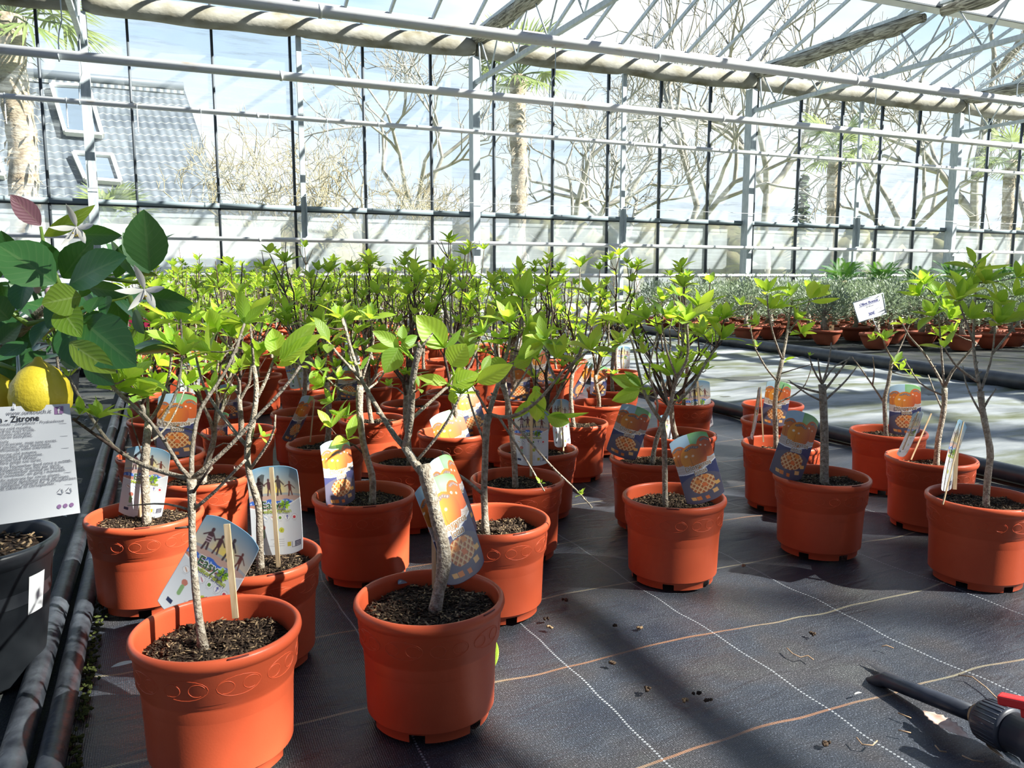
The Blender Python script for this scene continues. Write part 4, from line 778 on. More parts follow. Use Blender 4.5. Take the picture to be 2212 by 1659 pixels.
MT['P48'] = dict(px=(1919, 929), t=[(1916, 938, 8), (1911, 883, 6.8), (1910, 860, 7.2), (1919, 830, 6.4), (1927, 775, 5.5)],
  b=[(3.6, 1.5, [(1906, 866), (1886, 834), (1859, 795), (1840, 770)]), (3, 1.3, [(1927, 775), (1910, 745), (1905, 725)]), (3, 1.5, [(1925, 785), (1950, 740), (1965, 700)]), (3, 1.4, [(1888, 834), (1890, 800), (1885, 770)])],
  c=[(1910, 735, 5, 5), (1943, 800, 5, 4), (1932, 785, 5, 4), (1890, 735, 3.5, 4), (1965, 812, 4, 3), (1965, 700, 4, 4)])
MT['P49'] = dict(px=(2011, 986), t=[(2023, 1000, 8.5), (2026, 949, 7.8), (2037, 900, 7.6), (2041, 870, 7.6), (2040, 838, 8.5)],
  b=[(4, 2, [(2036, 838), (2024, 806), (1995, 759), (1962, 726), (1950, 700)]), (5, 2.5, [(2044, 838), (2056, 800), (2083, 773), (2110, 740)]), (3, 1.4, [(2040, 855), (1987, 832), (1954, 777)]), (3.5, 1.8, [(2040, 838), (2035, 780), (2030, 710), (2025, 650)]), (3, 1.5, [(2037, 895), (2020, 850), (2005, 810)])],
  c=[(1987, 640, 6, 6), (2017, 684, 6, 7), (2039, 668, 5.5, 6), (2031, 728, 5, 6), (2000, 615, 6, 6), (1950, 700, 3.5, 4), (2050, 690, 6, 6), (2025, 640, 6, 6), (2060, 720, 4, 5)])
MT['P50'] = dict(px=(2122, 1071), t=[(2130, 1086, 8), (2134, 1020, 7.6), (2142, 980, 7.8), (2136, 955, 7.2), (2129, 920, 7), (2121, 880, 7), (2118, 845, 7.5)],
  b=[(4.5, 2, [(2116, 845), (2109, 800), (2102, 745), (2105, 678), (2108, 610), (2106, 560)]), (3.5, 1.6, [(2114, 830), (2075, 800), (2053, 777), (2040, 750)]), (3.5, 1.6, [(2121, 845), (2135, 800), (2145, 762), (2150, 700)]), (3, 1.2, [(2125, 880), (2140, 850), (2152, 840)]), (3, 1.2, [(2128, 900), (2105, 870), (2085, 830), (2080, 790)]), (3.2, 1.5, [(2103, 740), (2085, 690), (2070, 650)]), (3.2, 1.5, [(2145, 762), (2180, 720), (2205, 690)])],
  c=[(2105, 620, 6.5, 6), (2085, 640, 6, 6), (2127, 615, 6.5, 6), (2156, 700, 6.5, 6), (2190, 640, 5.5, 5), (2150, 660, 6, 6), (2070, 650, 6, 6), (2040, 752, 4, 4), (2205, 690, 5, 5), (2095, 690, 5.5, 6), (2195, 600, 5, 5)],
  l=[(2106, 566, 2088, 532, 18, 'leaf', .05, (.1, 0, 0)), (2106, 568, 2150, 543, 10, 'leaf', .1, (.8, 0, 0)), (2104, 580, 2042, 562, 18, 'leaf', .12, (.7, 0, -.02)), (2110, 578, 2190, 576, 12, 'leaf_bright', .1, (.9, 0, -.01)), (2108, 590, 2132, 555, 16, 'leaf_bright', .05, (.2, 0, 0))])
LBL = {'P1': 'tree in the front-left pot with a slim pale trunk and long bare side branches', 'P2': 'front-centre tree with a thick crooked trunk and large backlit leaves',
 'P3': 'tree with a pale kinked trunk beside an upright beach tag, behind the front-left pot', 'P4': 'leafy tree with a straight grey trunk in the pot against the two left hoses',
 'P8': 'tree with a bent trunk and low leaf rosettes, two pots behind the front-centre one', 'P9': 'tree directly behind the front-centre pot, one thin branch drooping to the right',
 'P10': 'tree right of centre with a tall wooden stake and tag before its trunk', 'P40': 'leafy tree in the lone front-row pot right of centre, large fruit tag',
 'P46': 'tall leafy tree at the left of the right-hand cluster, tag behind its thin trunk', 'P47': 'pruned leafless tree with a thick silver trunk and stubby bare twigs, right-hand cluster front',
 'P48': 'sparse tree with a glaring white tag, rearmost in the right-hand cluster', 'P49': 'forked tree in the second-right pot of the cluster, two tags seen edge-on',
 'P50': 'tallest tree in the rightmost front pot, wavy trunk and a tag seen at an angle'}
done = []
for i, (k, s) in enumerate(MT.items()):
    p = onz(*s['px'], 0.2); p[2] = 0.0; td, ld = man_tree(k, p, s)
    put_tree(p[0], p[1], LBL[k], td, ld, POT_N, SOIL_N[(2, 0, 1, 1, 0, 2, 0, 0, 2, 1, 0, 2, 1)[i]], prz=(0.5, 0.52, 0.3, 0.9, 0.2, 0.4, 0.7, -0.3, 0.1, 0.3, 0.5, 0.8, 0.2)[i]); done.append((p[0], p[1]))

GN = [gen_tree(100 + i, True) for i in range(9)]; GF = [gen_tree(300 + i, False) for i in range(10)]
NEARP = {'P5': ((438, 1025), 'tree in the shaded pot right behind the straight grey trunk at the left'), 'P6': ((348, 978), 'tree beside the left hoses, directly behind the straight grey trunk'),
 'P7': ((352, 903), 'tree beside the left hoses, second behind the straight grey trunk'), 'P11': ((884, 986), 'tree in the pot left behind the front-centre trunk, broad soil disc in view'),
 'P12': ((704, 954), 'thin-trunked tree with an edge-on tag leaning on its pot rim, left of centre'), 'P13': ((655, 889), 'straight thin tree behind the edge-on tag, pot soil bare and round'),
 'P14': ((660, 836), 'tree behind the bare soil pot left of centre with a white beach-picture tag'), 'P17': ((803, 902), 'tree behind the low-rosette tree, a fruit tag dark against its pot'),
 'P18': ((980, 931), 'tree with a tilted fruit tag on its rim, left of the staked tag'), 'P19': ((1162, 967), 'tree in the pot right behind the wooden staked tag'),
 'P20': ((1240, 910), 'tree in the shaded pot with dry soil right of the staked tags'), 'P21': ((1292, 869), 'tree in the sunlit-soil pot with a see-through edge-on tag, right of centre'),
 'P22': ((1324, 838), 'tree in the bright orange pot nearest the aisle, right of centre'), 'P26': ((1112, 858), 'tree behind the centre group with a fruit tag standing in its pot'),
 'P27': ((1095, 887), 'tree in the narrow-looking pot just behind the tilted fruit tag'), 'P28': ((978, 845), 'tree in the sunlit orange pot behind the tilted fruit tag'),
 'P29': ((480, 875), 'tree with a sunlit fruit tag, third pot behind the kinked pale trunk'), 'P30': ((516, 927), 'tree in the pot behind the kinked pale trunk, tag glaring white'),
 'P31': ((475, 830), 'tree behind the sunlit fruit tag at the left of the bed'), 'P41': ((1409, 985), 'tree directly behind the lone front-row tree right of centre'),
 'P42': ((1467, 935), 'tree second behind the lone front-row tree, low pot with beach tag'), 'P43': ((1478, 866), 'tree at the aisle edge with an upright beach-picture tag, right of centre')}
for i, (k, (px, lb)) in enumerate(NEARP.items()):
    p = onz(*px, 0.2); td, ld = GN[i % len(GN)]; grow_to(put_tree(p[0], p[1], lb, td, ld, POT_N, SOIL_N[i % 3], rz=i * 1.9, prz=i * 0.37), {'P26': 1.25, 'P28': 1.2, 'P31': 1.12, 'P13': 1.22, 'P20': 1.12, 'P22': 1.1, 'P11': 0.95, 'P14': 1.15}.get(k, 1.0)); done.append((p[0], p[1]))
# two pots at the back of the right-hand cluster: one empty, one with a stub
for px, lb in (((1669, 871), 'empty terracotta pot at the back of the right-hand cluster'),):
    p = onz(*px, 0.2); o = link('plant_pot', POT_N, None, (p[0], p[1], 0)); tag(o, lb, 'plant pot'); done.append((p[0], p[1]))
p = onz(1675, 905, 0.2); t = thing('potted_stump', 'terracotta pot with a stick stub behind the tall leafy tree of the cluster', 'plant pot', (p[0], p[1], 0)); link('pot', POT_N, t); link('soil', SOIL_N[0], t)
b = MB(); b.tube([(0.06, -0.03, 0.165), (0.062, -0.03, 0.21)], [0.006, 0.005], 'bark', 8); b.build('stub', t); done.append((p[0], p[1]))
# the rest of the bed in staggered rows towards the wall
R = random.Random(42); row = 0; cnt = 0
rown = {}
for ri in range(0, 24):
    y = 2.17 + 0.318 * ri
    if y > 9.25: break
    xs = np.arange(-0.03 + (0.23 if ri % 2 == 0 else 0.0), 2.32, 0.462)
    for ci, x in enumerate(xs):
        xx, yy = x + R.uniform(-0.03, 0.03), y + R.uniform(-0.025, 0.025)
        if yy < 3.6 and xx > 1.95: continue
        if yy < 3.3 and xx > 1.6 and yy < 2.9: continue
        if any(math.hypot(xx - a, yy - c) < 0.27 for a, c in done): continue
        rr_ = rown.setdefault(ri, []); rr_.append(1); side_ = 'left' if xx < 0.75 else 'middle' if xx < 1.5 else 'right'; tot = len(xs)
        lb = 'leafing potted tree, %s from the left in the %s staggered row from the front' % (('first', 'second', 'third', 'fourth', 'fifth', 'sixth')[ci], ('third', 'fourth', 'fifth', 'sixth', 'seventh', 'eighth', 'ninth', 'tenth', 'eleventh', 'twelfth', 'thirteenth', 'fourteenth', 'fifteenth', 'sixteenth', 'seventeenth', 'eighteenth', 'nineteenth', 'twentieth', 'twenty-first', 'twenty-second', 'twenty-third', 'twenty-fourth', 'rearmost')[ri])
        grp_ = 'leafing potted trees in the crowded rows, %s part' % side_
        td, ld = (GN[R.randrange(9)] if yy < 3.9 else GF[R.randrange(10)])
        t = put_tree(xx, yy, lb, td, ld, POT_N if yy < 3.6 else POT_F, SOIL_N[cnt % 3] if yy < 3.4 else SOIL_F, rz=R.uniform(0, 6.28), group=grp_); grow_to(t, R.choice((0.86, 0.94, 1.0, 1.03, 1.08, 1.2)))
        cnt += 1; done.append((xx, yy))
print('far trees', cnt)

# ------------------------------------------------------------------ plant tags
CW, CHT = 0.100, 0.168
def art():
    nu, nv = 110, 186
    u, v = np.meshgrid(np.linspace(0, 1, nu), np.linspace(0, 1, nv)); x = u * 100.; y = v * 168.
    def mixc(img, mask, c, a=1.0):
        m = np.clip(mask, 0, 1)[..., None] * a; return img * (1 - m) + np.array(c) * m
    def nzf(s, sd):
        r = np.random.RandomState(sd); g = r.rand(40, 40); gx_, gy_ = x / s % 39, y / s % 39; i, j = gx_.astype(int), gy_.astype(int); a, c = gx_ - i, gy_ - j
        return (g[j, i] * (1 - a) + g[j, (i + 1) % 40] * a) * (1 - c) + (g[(j + 1) % 40, i] * (1 - a) + g[(j + 1) % 40, (i + 1) % 40] * a) * c
    # side A: persimmons above, waffles below
    A = np.zeros((nv, nu, 3)) + np.array([0.42, 0.62, 0.78]); A = mixc(A, (x > 48) & (y > 118), (0.16, 0.48, 0.07)); A = mixc(A, nzf(14, 1) * 0.35, (0.6, 0.75, 0.8))
    A = mixc(A, y < 104, (0.62, 0.52, 0.46)); A = mixc(A, (y < 104) & (np.abs((y + x * 0.1) % 7 - 3) < 0.6), (0.48, 0.38, 0.33))
    def fruit(cx, cy_, rx, ry, base):
        nonlocal A
        q = ((x - cx) / rx) ** 2 + ((y - cy_) / ry) ** 2; m = q < 1; sh_ = np.clip((x - cx) / rx * 0.5 + 0.5, 0, 1)[..., None]
        col = np.array(base) * (1 - sh_) + np.array([0.55, 0.10, 0.03]) * sh_; A[m] = col[m]
        A = mixc(A, np.clip(1.3 - (((x - cx + rx * .55) / (rx * .13)) ** 2 + ((y - cy_ - ry * .2) / (ry * .10)) ** 2), 0, 1), (0.95, 0.80, 0.6))
        A = mixc(A, np.clip(1.3 - (((x - cx + rx * .05) / (rx * .11)) ** 2 + ((y - cy_ - ry * .1) / (ry * .09)) ** 2), 0, 1), (0.95, 0.75, 0.55), .7)
        A = mixc(A, (np.abs(x - cx + rx * 0.28 + (y - cy_) * 0.05) < 1.0) & m & (y < cy_), (0.42, 0.12, 0.02), .6)
        for k in range(6):
            ex, ey = cx + (k - 2.5) * rx * .15, cy_ + ry * (.80 - .06 * abs(k - 2.5)); A = mixc(A, (((x - ex) / (rx * .20)) ** 2 + ((y - ey) / (ry * .11)) ** 2) < 1 - nzf(3, k + 4) * .6, (0.20, 0.14, 0.12)); A = mixc(A, (((x - ex) / (rx * .07)) ** 2 + ((y - ey) / (ry * .05)) ** 2) < 1, (0.38, 0.30, 0.27))
    fruit(14, 124, 22, 24, (0.78, 0.26, 0.03)); fruit(86, 130, 24, 26, (0.70, 0.15, 0.03)); fruit(48, 112, 33, 31, (0.85, 0.33, 0.03))
    cur = 76 + 0.0042 * (x - 30) ** 2
    low = y < cur; A[low] = np.array([0.055, 0.06, 0.16]); A = mixc(A, low & (((x - 50) / 62) ** 2 + ((y - 30) / 42) ** 2 < 1), (0.12, 0.11, 0.16)); A = mixc(A, (np.abs(y - cur) < 1.4), (0.9, 0.9, 0.92))
    wx_, wy_ = (x + y) % 13, (x - y) % 13; bl_ = ((x - 52) / 36) ** 2 + ((y - 45) / 24) ** 2 < 1 - 0.35 * nzf(9, 9)
    A = mixc(A, bl_, (0.50, 0.12, 0.03)); A = mixc(A, bl_ & ((wx_ < 4.6) | (wy_ < 4.6)), (0.82, 0.45, 0.18)); A = mixc(A, bl_ & ((wx_ < 1.6) | (wy_ < 1.6)), (0.93, 0.66, 0.36))
    for (cx, cy_, s_, c) in ((20, 14, 5.5, (0.95, 0.5, 0.16)), (33, 13, 6, (0.85, 0.25, 0.05)), (54, 11, 5, (0.85, 0.22, 0.05)), (78, 20, 7, (0.92, 0.52, 0.2)), (88, 36, 6, (0.93, 0.5, 0.14)), (40, 52, 6, (0.85, 0.28, 0.05)), (62, 60, 6, (0.88, 0.3, 0.06)), (55, 42, 6, (0.85, 0.2, 0.05))):
        A = mixc(A, (np.abs(x - cx + .3 * (y - cy_)) < s_) & (np.abs(y - cy_) < s_ * .75), c)
    # side B: beach picture with jumping family, care symbols on white
    B = np.zeros((nv, nu, 3)) + np.array([0.72, 0.76, 0.80]); cur = 84 + 0.006 * (x - 35) ** 2; up_ = y > cur
    sky = np.clip((y - 110) / 55, 0, 1)[..., None]; S = np.array([0.75, 0.62, 0.42]) * (1 - sky) + np.array([0.22, 0.42, 0.60]) * sky; B[up_] = S[up_]
    B = mixc(B, up_ * np.clip(1 - np.hypot(x - 52, y - 122) / 26, 0, 1), (0.95, 0.75, 0.15)); B = mixc(B, up_ & (y < 117), (0.30, 0.38, 0.48), .7); B = mixc(B, up_ & (y < 112), (0.62, 0.38, 0.30), .8)
    B = mixc(B, up_ & (y < 103 + 2 * np.sin(x / 5)), (0.05, 0.16, 0.62)); B = mixc(B, up_ & (y < 103) & (nzf(3, 17) > .62), (0.45, 0.6, 0.85)); B = mixc(B, up_ & (y < 92 - 0.1 * (x - 50)), (0.55, 0.27, 0.20))
    B = mixc(B, (np.abs(y - cur) < 1.3), (0.92, 0.92, 0.92))
    def seg(x0, y0, x1, y1, w_, c):
        nonlocal B
        dx, dy = x1 - x0, y1 - y0; t = np.clip(((x - x0) * dx + (y - y0) * dy) / (dx * dx + dy * dy), 0, 1); B = mixc(B, np.clip(w_ - np.hypot(x - x0 - t * dx, y - y0 - t * dy) + .5, 0, 1), c)
    for (cx, cy_, h_, c) in ((21, 128, 1.0, (0.09, 0.04, 0.05)), (39, 127, .85, (0.10, 0.04, 0.05)), (58, 129, 1.0, (0.07, 0.05, 0.06)), (80, 124, .75, (0.16, 0.04, 0.03))):
        seg(cx, cy_ + 16 * h_, cx, cy_ + 18 * h_, 2.6 * h_, c); seg(cx, cy_ + 10 * h_, cx + .5, cy_, 4.2 * h_, c); seg(cx - 1, cy_ - 2, cx - 3, cy_ - 17 * h_, 1.7 * h_, c); seg(cx + 2, cy_ - 2, cx + 4, cy_ - 15 * h_, 1.7 * h_, c)
        seg(cx - 3, cy_ + 11 * h_, cx - 10, cy_ + 6 * h_, 1.3 * h_, c); seg(cx + 3, cy_ + 11 * h_, cx + 10, cy_ + 3 * h_, 1.3 * h_, c)
    for k in range(3): seg(17.5, 125 + 4 * k, 24.5, 125 + 4 * k, .7, (0.6, 0.45, 0.5))
    for i, c in enumerate(((0.5, 0.2, 0.05), (0.2, 0.3, 0.5), (0.45, 0.05, 0.12), (0.12, 0.28, 0.03), (0.04, 0.04, 0.3), (0.65, 0.06, 0.08))):
        cx = 14 + i * 14.2; rr = np.hypot(x - cx, y - 70); B = mixc(B, rr < 5.4, (0.86, 0.87, 0.88)); B = mixc(B, np.abs(rr - 5.4) < .45, (0.5, 0.52, 0.56))
        if i == 4: seg(cx, 67, cx, 73.5, .8, c); seg(cx - 2, 71.5, cx, 73.5, .6, c); seg(cx + 2, 71.5, cx, 73.5, .6, c)
        elif i in (0, 1, 2): seg(cx - 2.4, 72, cx + 2.4, 68, .8, c)
        else: B = mixc(B, np.hypot(x - cx, (y - 69.5) * 1.1) < 3, c)
        seg(cx - 3, 62.5, cx + 3, 62.5, .35, (0.55, 0.56, 0.6))
    B = mixc(B, np.hypot(x - 58, y - 46) < 5, (0.55, 0.58, 0.06)); seg(57.5, 44, 58.2, 47, .7, (0.2, 0.2, 0.02)); B = mixc(B, np.hypot(x - 22, y - 52) < 5, (0.55, 0.2, 0.15)); seg(22, 45, 22, 34, 3.2, (0.25, 0.42, 0.18))
    for k, (a_, b_) in enumerate(((36, 62), (46, 62), (40, 62), (30, 62))): seg(a_, 29 - 4 * k, b_, 29 - 4 * k, .45, (0.4, 0.4, 0.45))
    B = mixc(B, (np.abs(x - 72) < 3.5) & (np.abs(y - 19) < 3.8), (0.60, 0.50, 0.05)); B = mixc(B, (np.abs(x - 81) < 3.5) & (np.abs(y - 18) < 5.5) & ~((np.abs(x - 81) < 3) & (np.abs(y - 18) < 5)), (0.1, 0.1, 0.15)); B = mixc(B, (np.abs(x - 90) < 6.2) & (np.abs(y - 17.5) < 5.5), (0.03, 0.03, 0.08))
    for k in range(3): seg(86, 20.5 - 3 * k, 94, 20.5 - 3 * k, .5, (0.7, 0.7, 0.75))
    B = mixc(B, (np.abs(x - 16) < 5) & (np.abs(y - 16) < 3.2), (0.03, 0.04, 0.10))
    return nu, nv, A, B
def card_mesh():
    nu, nv, A, B = art(); U_, V_ = np.meshgrid(np.linspace(0, 1, nu), np.linspace(0, 1, nv)); s = 2 * U_ - 1
    top = CHT - 0.010 * np.abs(s) ** 3; bot = 0.010 * np.abs(s) ** 3; wdt = CW * (1.0 - 0.03 * (2 * V_ - 1) ** 8)
    X = s * wdt / 2; Z = bot + (top - bot) * V_; Y = 0.004 * s ** 2 + 0.004 * (2 * V_ - 1) ** 2
    va = np.stack([X, Y - 0.0003, Z], -1).reshape(-1, 3); vb = np.stack([X, Y + 0.0003, Z], -1).reshape(-1, 3); n = nu * nv
    i, j = np.meshgrid(np.arange(nu - 1), np.arange(nv - 1)); a = (j * nu + i).ravel(); fa = np.stack([a, a + 1, a + nu + 1, a + nu], 1); fb = fa[:, ::-1] + n; f = np.concatenate([fa, fb]).tolist()
    edge = [k for k in range(nu)] + [k * nu + nu - 1 for k in range(1, nv)] + [(nv - 1) * nu + k for k in range(nu - 2, -1, -1)] + [k * nu for k in range(nv - 2, 0, -1)]
    for k in range(len(edge)): p, q = edge[k], edge[(k + 1) % len(edge)]; f.append([p, p + n, q + n, q])
    me = bpy.data.meshes.new('card'); me.from_pydata(np.concatenate([va, vb]).tolist(), [], f); me.materials.append(MAT['printed_card'])
    at = me.color_attributes.new('print', 'FLOAT_COLOR', 'POINT'); ca = np.ones((2 * n, 4)); ca[:n, :3] = A.reshape(-1, 3); ca[n:, :3] = B[:, ::-1].reshape(-1, 3); at.data.foreach_set('color', ca.ravel())
    me.polygons.foreach_set('use_smooth', [True] * len(f)); me.update(); return me
CARD = card_mesh()
def letter_mesh():
    b = MB()
    def put(body, size, m, off, x, z, yo, rot=0.0, back=False):
        v, f, m = textmesh(body, size, m, off, 'CENTER'); c, s = math.cos(rot), math.sin(rot); X = v[:, 0] * c - v[:, 1] * s + x; Z = v[:, 0] * s + v[:, 1] * c + z
        Y = 0.004 * (X / CW * 2) ** 2 + 0.004 * (2 * Z / CHT - 1) ** 2
        P = np.stack([-X if back else X, Y + (yo if back else -yo), Z], 1); b.add(P, f if not back else [q for q in f], m)
    for body, size, x, z in (('Diospyros', 0.0165, 0.002, 0.084), ('lotus', 0.0165, 0.004, 0.070)):
        put(body, size, 'ink_white', 0.0014, x, z, 0.0007, 0.06); put(body, size, 'ink_brown', 0.00028, x, z, 0.0011, 0.06)
    put('Easy', 0.020, 'ink_white', 0.0012, -0.010, 0.088, 0.0007, 0, True); put('Easy', 0.020, 'ink_green', 0.0002, -0.010, 0.088, 0.0010, 0, True)
    put('Mediterranean', 0.0105, 'ink_lime', 0.00025, -0.001, 0.079, 0.0009, 0, True)
    for k in range(8):
        a = k * math.pi / 4 + 0.2; d = np.array([math.cos(a), 0, math.sin(a)]); c = np.array([-0.018, 0.0022, 0.094]); b.leaf(c + d * 0.0012, d, (0, 1, 0), 0.0095, 0.0055, ('leaf', 'leaf_bright', 'skylight_glass', 'leaf')[k % 4], 0, 0, 4, 0.9, random, 1)
    return b.data('lettering', False)
LETT = letter_mesh()
STK = MB().box((0, 0.0094, 0.068), (0.0080, 0.0022, 0.196), 'wood_stake').data('stake', False); STK.transform(Matrix.Translation((0, 0, 0)))
STKF = MB().box((0, 0.0094, 0.095), (0.0080, 0.0022, 0.142), 'wood_stake').data('stake', False)
def ptag(z, bx, by, tx, ty, side, yaw, label, lett=True, stake=True, sc_=1.0, tilt=0.0):
    """card standing with its foot at pixel (bx,by) and head at (tx,ty), z metres from the camera; side A or B turned to us; yaw turns it about its own axis"""
    p = dep(bx, by, z); e = dep(tx, ty, z + tilt); up = U(e - p); L = np.linalg.norm(e - p); s = L / CHT * sc_
    n = -FW if side == 'A' else FW; n = U(n - up * (n @ up)); sd = np.cross(up, n); n2 = n * math.cos(yaw) + sd * math.sin(yaw)
    # local -Y is the picture side A
    Yl = -n2; Zl = up; Xl = np.cross(Yl, Zl)
    t = thing('plant_tag', label, 'plant tag', p, group='picture tags in the pots')
    Rm = Matrix((tuple(Xl), tuple(Yl), tuple(Zl))).transposed(); t.rotation_mode = 'QUATERNION'; t.rotation_quaternion = Rm.to_quaternion(); t.scale = (s, s, s)
    link('card', CARD, t)
    if lett: link('lettering', LETT, t)
    if stake: link('wooden_stake', STK if side == 'B' else STKF, t)
    return t
def zf(bx, by): return depth(onz(bx, by, 0.172))
def zof(px): p = onz(*px, 0.2); p[2] = 0.2; return depth(p)
Z = {k: zof(s['px']) for k, s in MT.items()}; Z.update({k: zof(v[0]) for k, v in NEARP.items()})
ptag(Z['P40'] - 0.075, 1530, 1084, 1486, 938, 'A', 0.15, 'large fruit-and-waffle tag resting on the rim of the lone front-row pot right of centre', sc_=1.0)
ptag(Z['P3'] + 0.02, 604, 1198, 590, 1006, 'B', -0.1, 'upright beach-picture tag with a wooden stake, beside the kinked pale trunk')
ptag(Z['P4'] + 0.03, 304, 1118, 325, 965, 'B', 0.1, 'sunlit beach-picture tag leaning behind the straight grey trunk at the left')
ptag(Z['P1'] + 0.16, 395, 1345, 515, 1135, 'B', -0.15, 'beach-picture tag fallen aslant behind the front-left pot', stake=False)
ptag(Z['P8'] - 0.07, 742, 1092, 727, 950, 'A', 0.95, 'narrow fruit tag at the left rim of the pot with the bent trunk')
ptag(Z['P2'] + 0.04, 1020, 1248, 942, 1030, 'A', 0.95, 'front fruit tag slanting behind the thick crooked trunk')
ptag(Z['P2'] + 0.10, 1018, 1165, 952, 985, 'A', 1.15, 'second fruit tag slanting behind the crooked trunk, mostly hidden by the first')
ptag(Z['P18'] - 0.02, 1003, 1018, 962, 888, 'A', 0.55, 'tilted fruit tag on the pot rim left of the wooden staked tag')
ptag(Z['P18'] + 0.1, 1033, 940, 1000, 838, 'A', 0.6, 'small fruit tag peeking out behind the tilted one')
ptag(Z['P10'] + 0.05, 1147, 1006, 1148, 882, 'B', 0.0, 'beach-picture tag on a tall wooden stake in front of the centre-right trunk')
ptag(Z['P19'] + 0.05, 1212, 966, 1207, 862, 'B', 0.9, 'beach-picture tag seen obliquely, right of the tall staked one')
ptag(Z['P26'] - 0.02, 1118, 868, 1122, 780, 'A', 0.2, 'fruit tag standing behind the staked tags among the stems')
ptag(zf(1178, 832), 1178, 832, 1160, 752, 'A', 0.5, 'small distant fruit tag above the staked tags')
ptag(Z['P21'] - 0.05, 1240, 862, 1280, 785, 'A', 1.15, 'edge-on pale tag in the sunlit-soil pot')
ptag(Z['P21'] + 0.05, 1292, 856, 1297, 790, 'A', 0.4, 'fruit tag behind the trunk in the sunlit-soil pot')
ptag(Z['P41'] + 0.0, 1340, 988, 1378, 878, 'A', 0.0, 'tilted fruit tag left behind the lone front-row tree')
ptag(Z['P42'] - 0.03, 1440, 955, 1432, 896, 'B', 0.7, 'dark beach-picture tag half hidden behind the lone front-row trunk')
ptag(Z['P43'] - 0.02, 1512, 928, 1503, 822, 'B', 0.35, 'upright beach-picture tag with a stake at the aisle edge')
ptag(Z['P43'] + 0.15, 1420, 875, 1438, 820, 'B', 1.0, 'thin oblique tag left of the aisle-edge tag')
ptag(Z['P46'] + 0.05, 1670, 920, 1686, 824, 'A', 0.15, 'fruit tag behind the thin trunk of the tall leafy tree, right-hand cluster')
ptag(Z['P46'] - 0.04, 1628, 950, 1646, 836, 'A', 1.35, 'edge-on tag at the left rim of the tall leafy tree')
ptag(Z['P47'] - 0.06, 1698, 1035, 1742, 892, 'A', 0.35, 'fruit tag at the left rim of the leafless silver-trunked tree')
ptag(Z['P48'] - 0.05, 1955, 940, 1957, 830, 'A', -0.1, 'glaring sunlit fruit tag in the rearmost pot of the right-hand cluster')
ptag(Z['P49'] - 0.03, 1950, 988, 1990, 890, 'A', 1.42, 'edge-on tag leaning in the left of the second-right pot')
ptag(Z['P50'] - 0.04, 2034, 1060, 2072, 907, 'B', 0.85, 'beach-picture tag seen at an angle in the rightmost pot')
ptag(Z['P14'] - 0.1, 650, 838, 632, 768, 'B', 0.1, 'small beach-picture tag left of centre, behind the bare soil pot')
ptag(Z['P17'] - 0.02, 752, 862, 752, 790, 'A', 0.4, 'dark fruit tag behind the low-rosette tree')
ptag(zf(762, 795), 762, 790, 757, 735, 'B', 0.5, 'white crumpled-looking tag high among the stems left of centre')
ptag(Z['P12'] - 0.09, 625, 955, 672, 856, 'A', 1.38, 'edge-on reddish tag leaning over a pot rim left of centre')
ptag(Z['P29'] - 0.1, 492, 905, 497, 830, 'A', 0.1, 'sunlit fruit tag behind the kinked pale trunk', )
ptag(Z['P6'] - 0.05, 378, 988, 382, 850, 'A', 0.1, 'overexposed fruit tag in the pot behind the straight grey trunk')
ptag(Z['P31'] - 0.1, 410, 852, 413, 785, 'B', 0.2, 'small beach-picture tag at the far left of the bed')
ptag(zf(1345, 806), 1345, 800, 1346, 748, 'B', 0.2, 'small distant beach-picture tag right of centre')
ptag(Z['P30'] - 0.02, 476, 955, 478, 890, 'A', -0.5, 'low fruit tag tucked behind the kinked pale trunk')
def stick(z, a, c, label, r=0.004, m='wood_stake'):
    p, e = dep(*a, z), dep(*c, z); b = MB(); b.bar(p, e, r * 2, r * 0.9, m, FW); tag(b.build('wooden_stake', smooth=False), label, 'stake')
stick(Z['P1'] + 0.035, (509, 1335), (490, 1132), 'bright wooden stake standing in the front-left pot', 0.0045)
stick(Z['P2'] + 0.03, (938, 1270), (936, 1110), 'slim wooden stake hugging the left side of the thick crooked trunk', 0.0035)
stick(Z['P12'] - 0.03, (670, 955), (679, 862), 'thin stick standing in the pot beside the edge-on reddish tag', 0.002)
stick(Z['P46'] - 0.02, (1649, 955), (1643, 838), 'thin stick standing in the tall leafy tree pot of the right-hand cluster', 0.002)
stick(Z['P49'] - 0.01, (1968, 993), (2012, 893), 'thin stick leaning in the second-right pot of the cluster', 0.002)
stick(Z['P50'] - 0.02, (2062, 1057), (2070, 910), 'wooden stake before the angled tag of the rightmost pot', 0.004)

# ------------------------------------------------------------------ citrus at the left
CZ = 1.10
ct = thing('lemon_tree', 'dark green lemon tree with large leaves in a black pot at the left edge', 'potted tree', (0, 0, 0))
pc = onz(-72, 1170, 0.25); pcx, pcy = pc[0], pc[1]; ct.location = (pcx, pcy, 0); inv = Matrix.Translation((-pcx, -pcy, 0))
def cpart(bm, nme, par=None, sm=True): o = bm.build(nme, par or ct, sm); o.matrix_parent_inverse = inv; return o
b = MB(); b.lathe([(0.001, 0.0), (0.098, 0.0), (0.104, 0.006), (0.132, 0.222), (0.138, 0.226), (0.142, 0.234), (0.144, 0.246), (0.141, 0.251), (0.135, 0.251), (0.131, 0.244), (0.124, 0.15)], 'black_plastic', 72, (pcx, pcy, 0)); po = cpart(b, 'pot')
b = MB()
def pjx(a): q = np.array([pcx + .128 * math.cos(a), pcy + .128 * math.sin(a), .17]) - CP; return CX + F * (q @ RT) / (q @ FW)
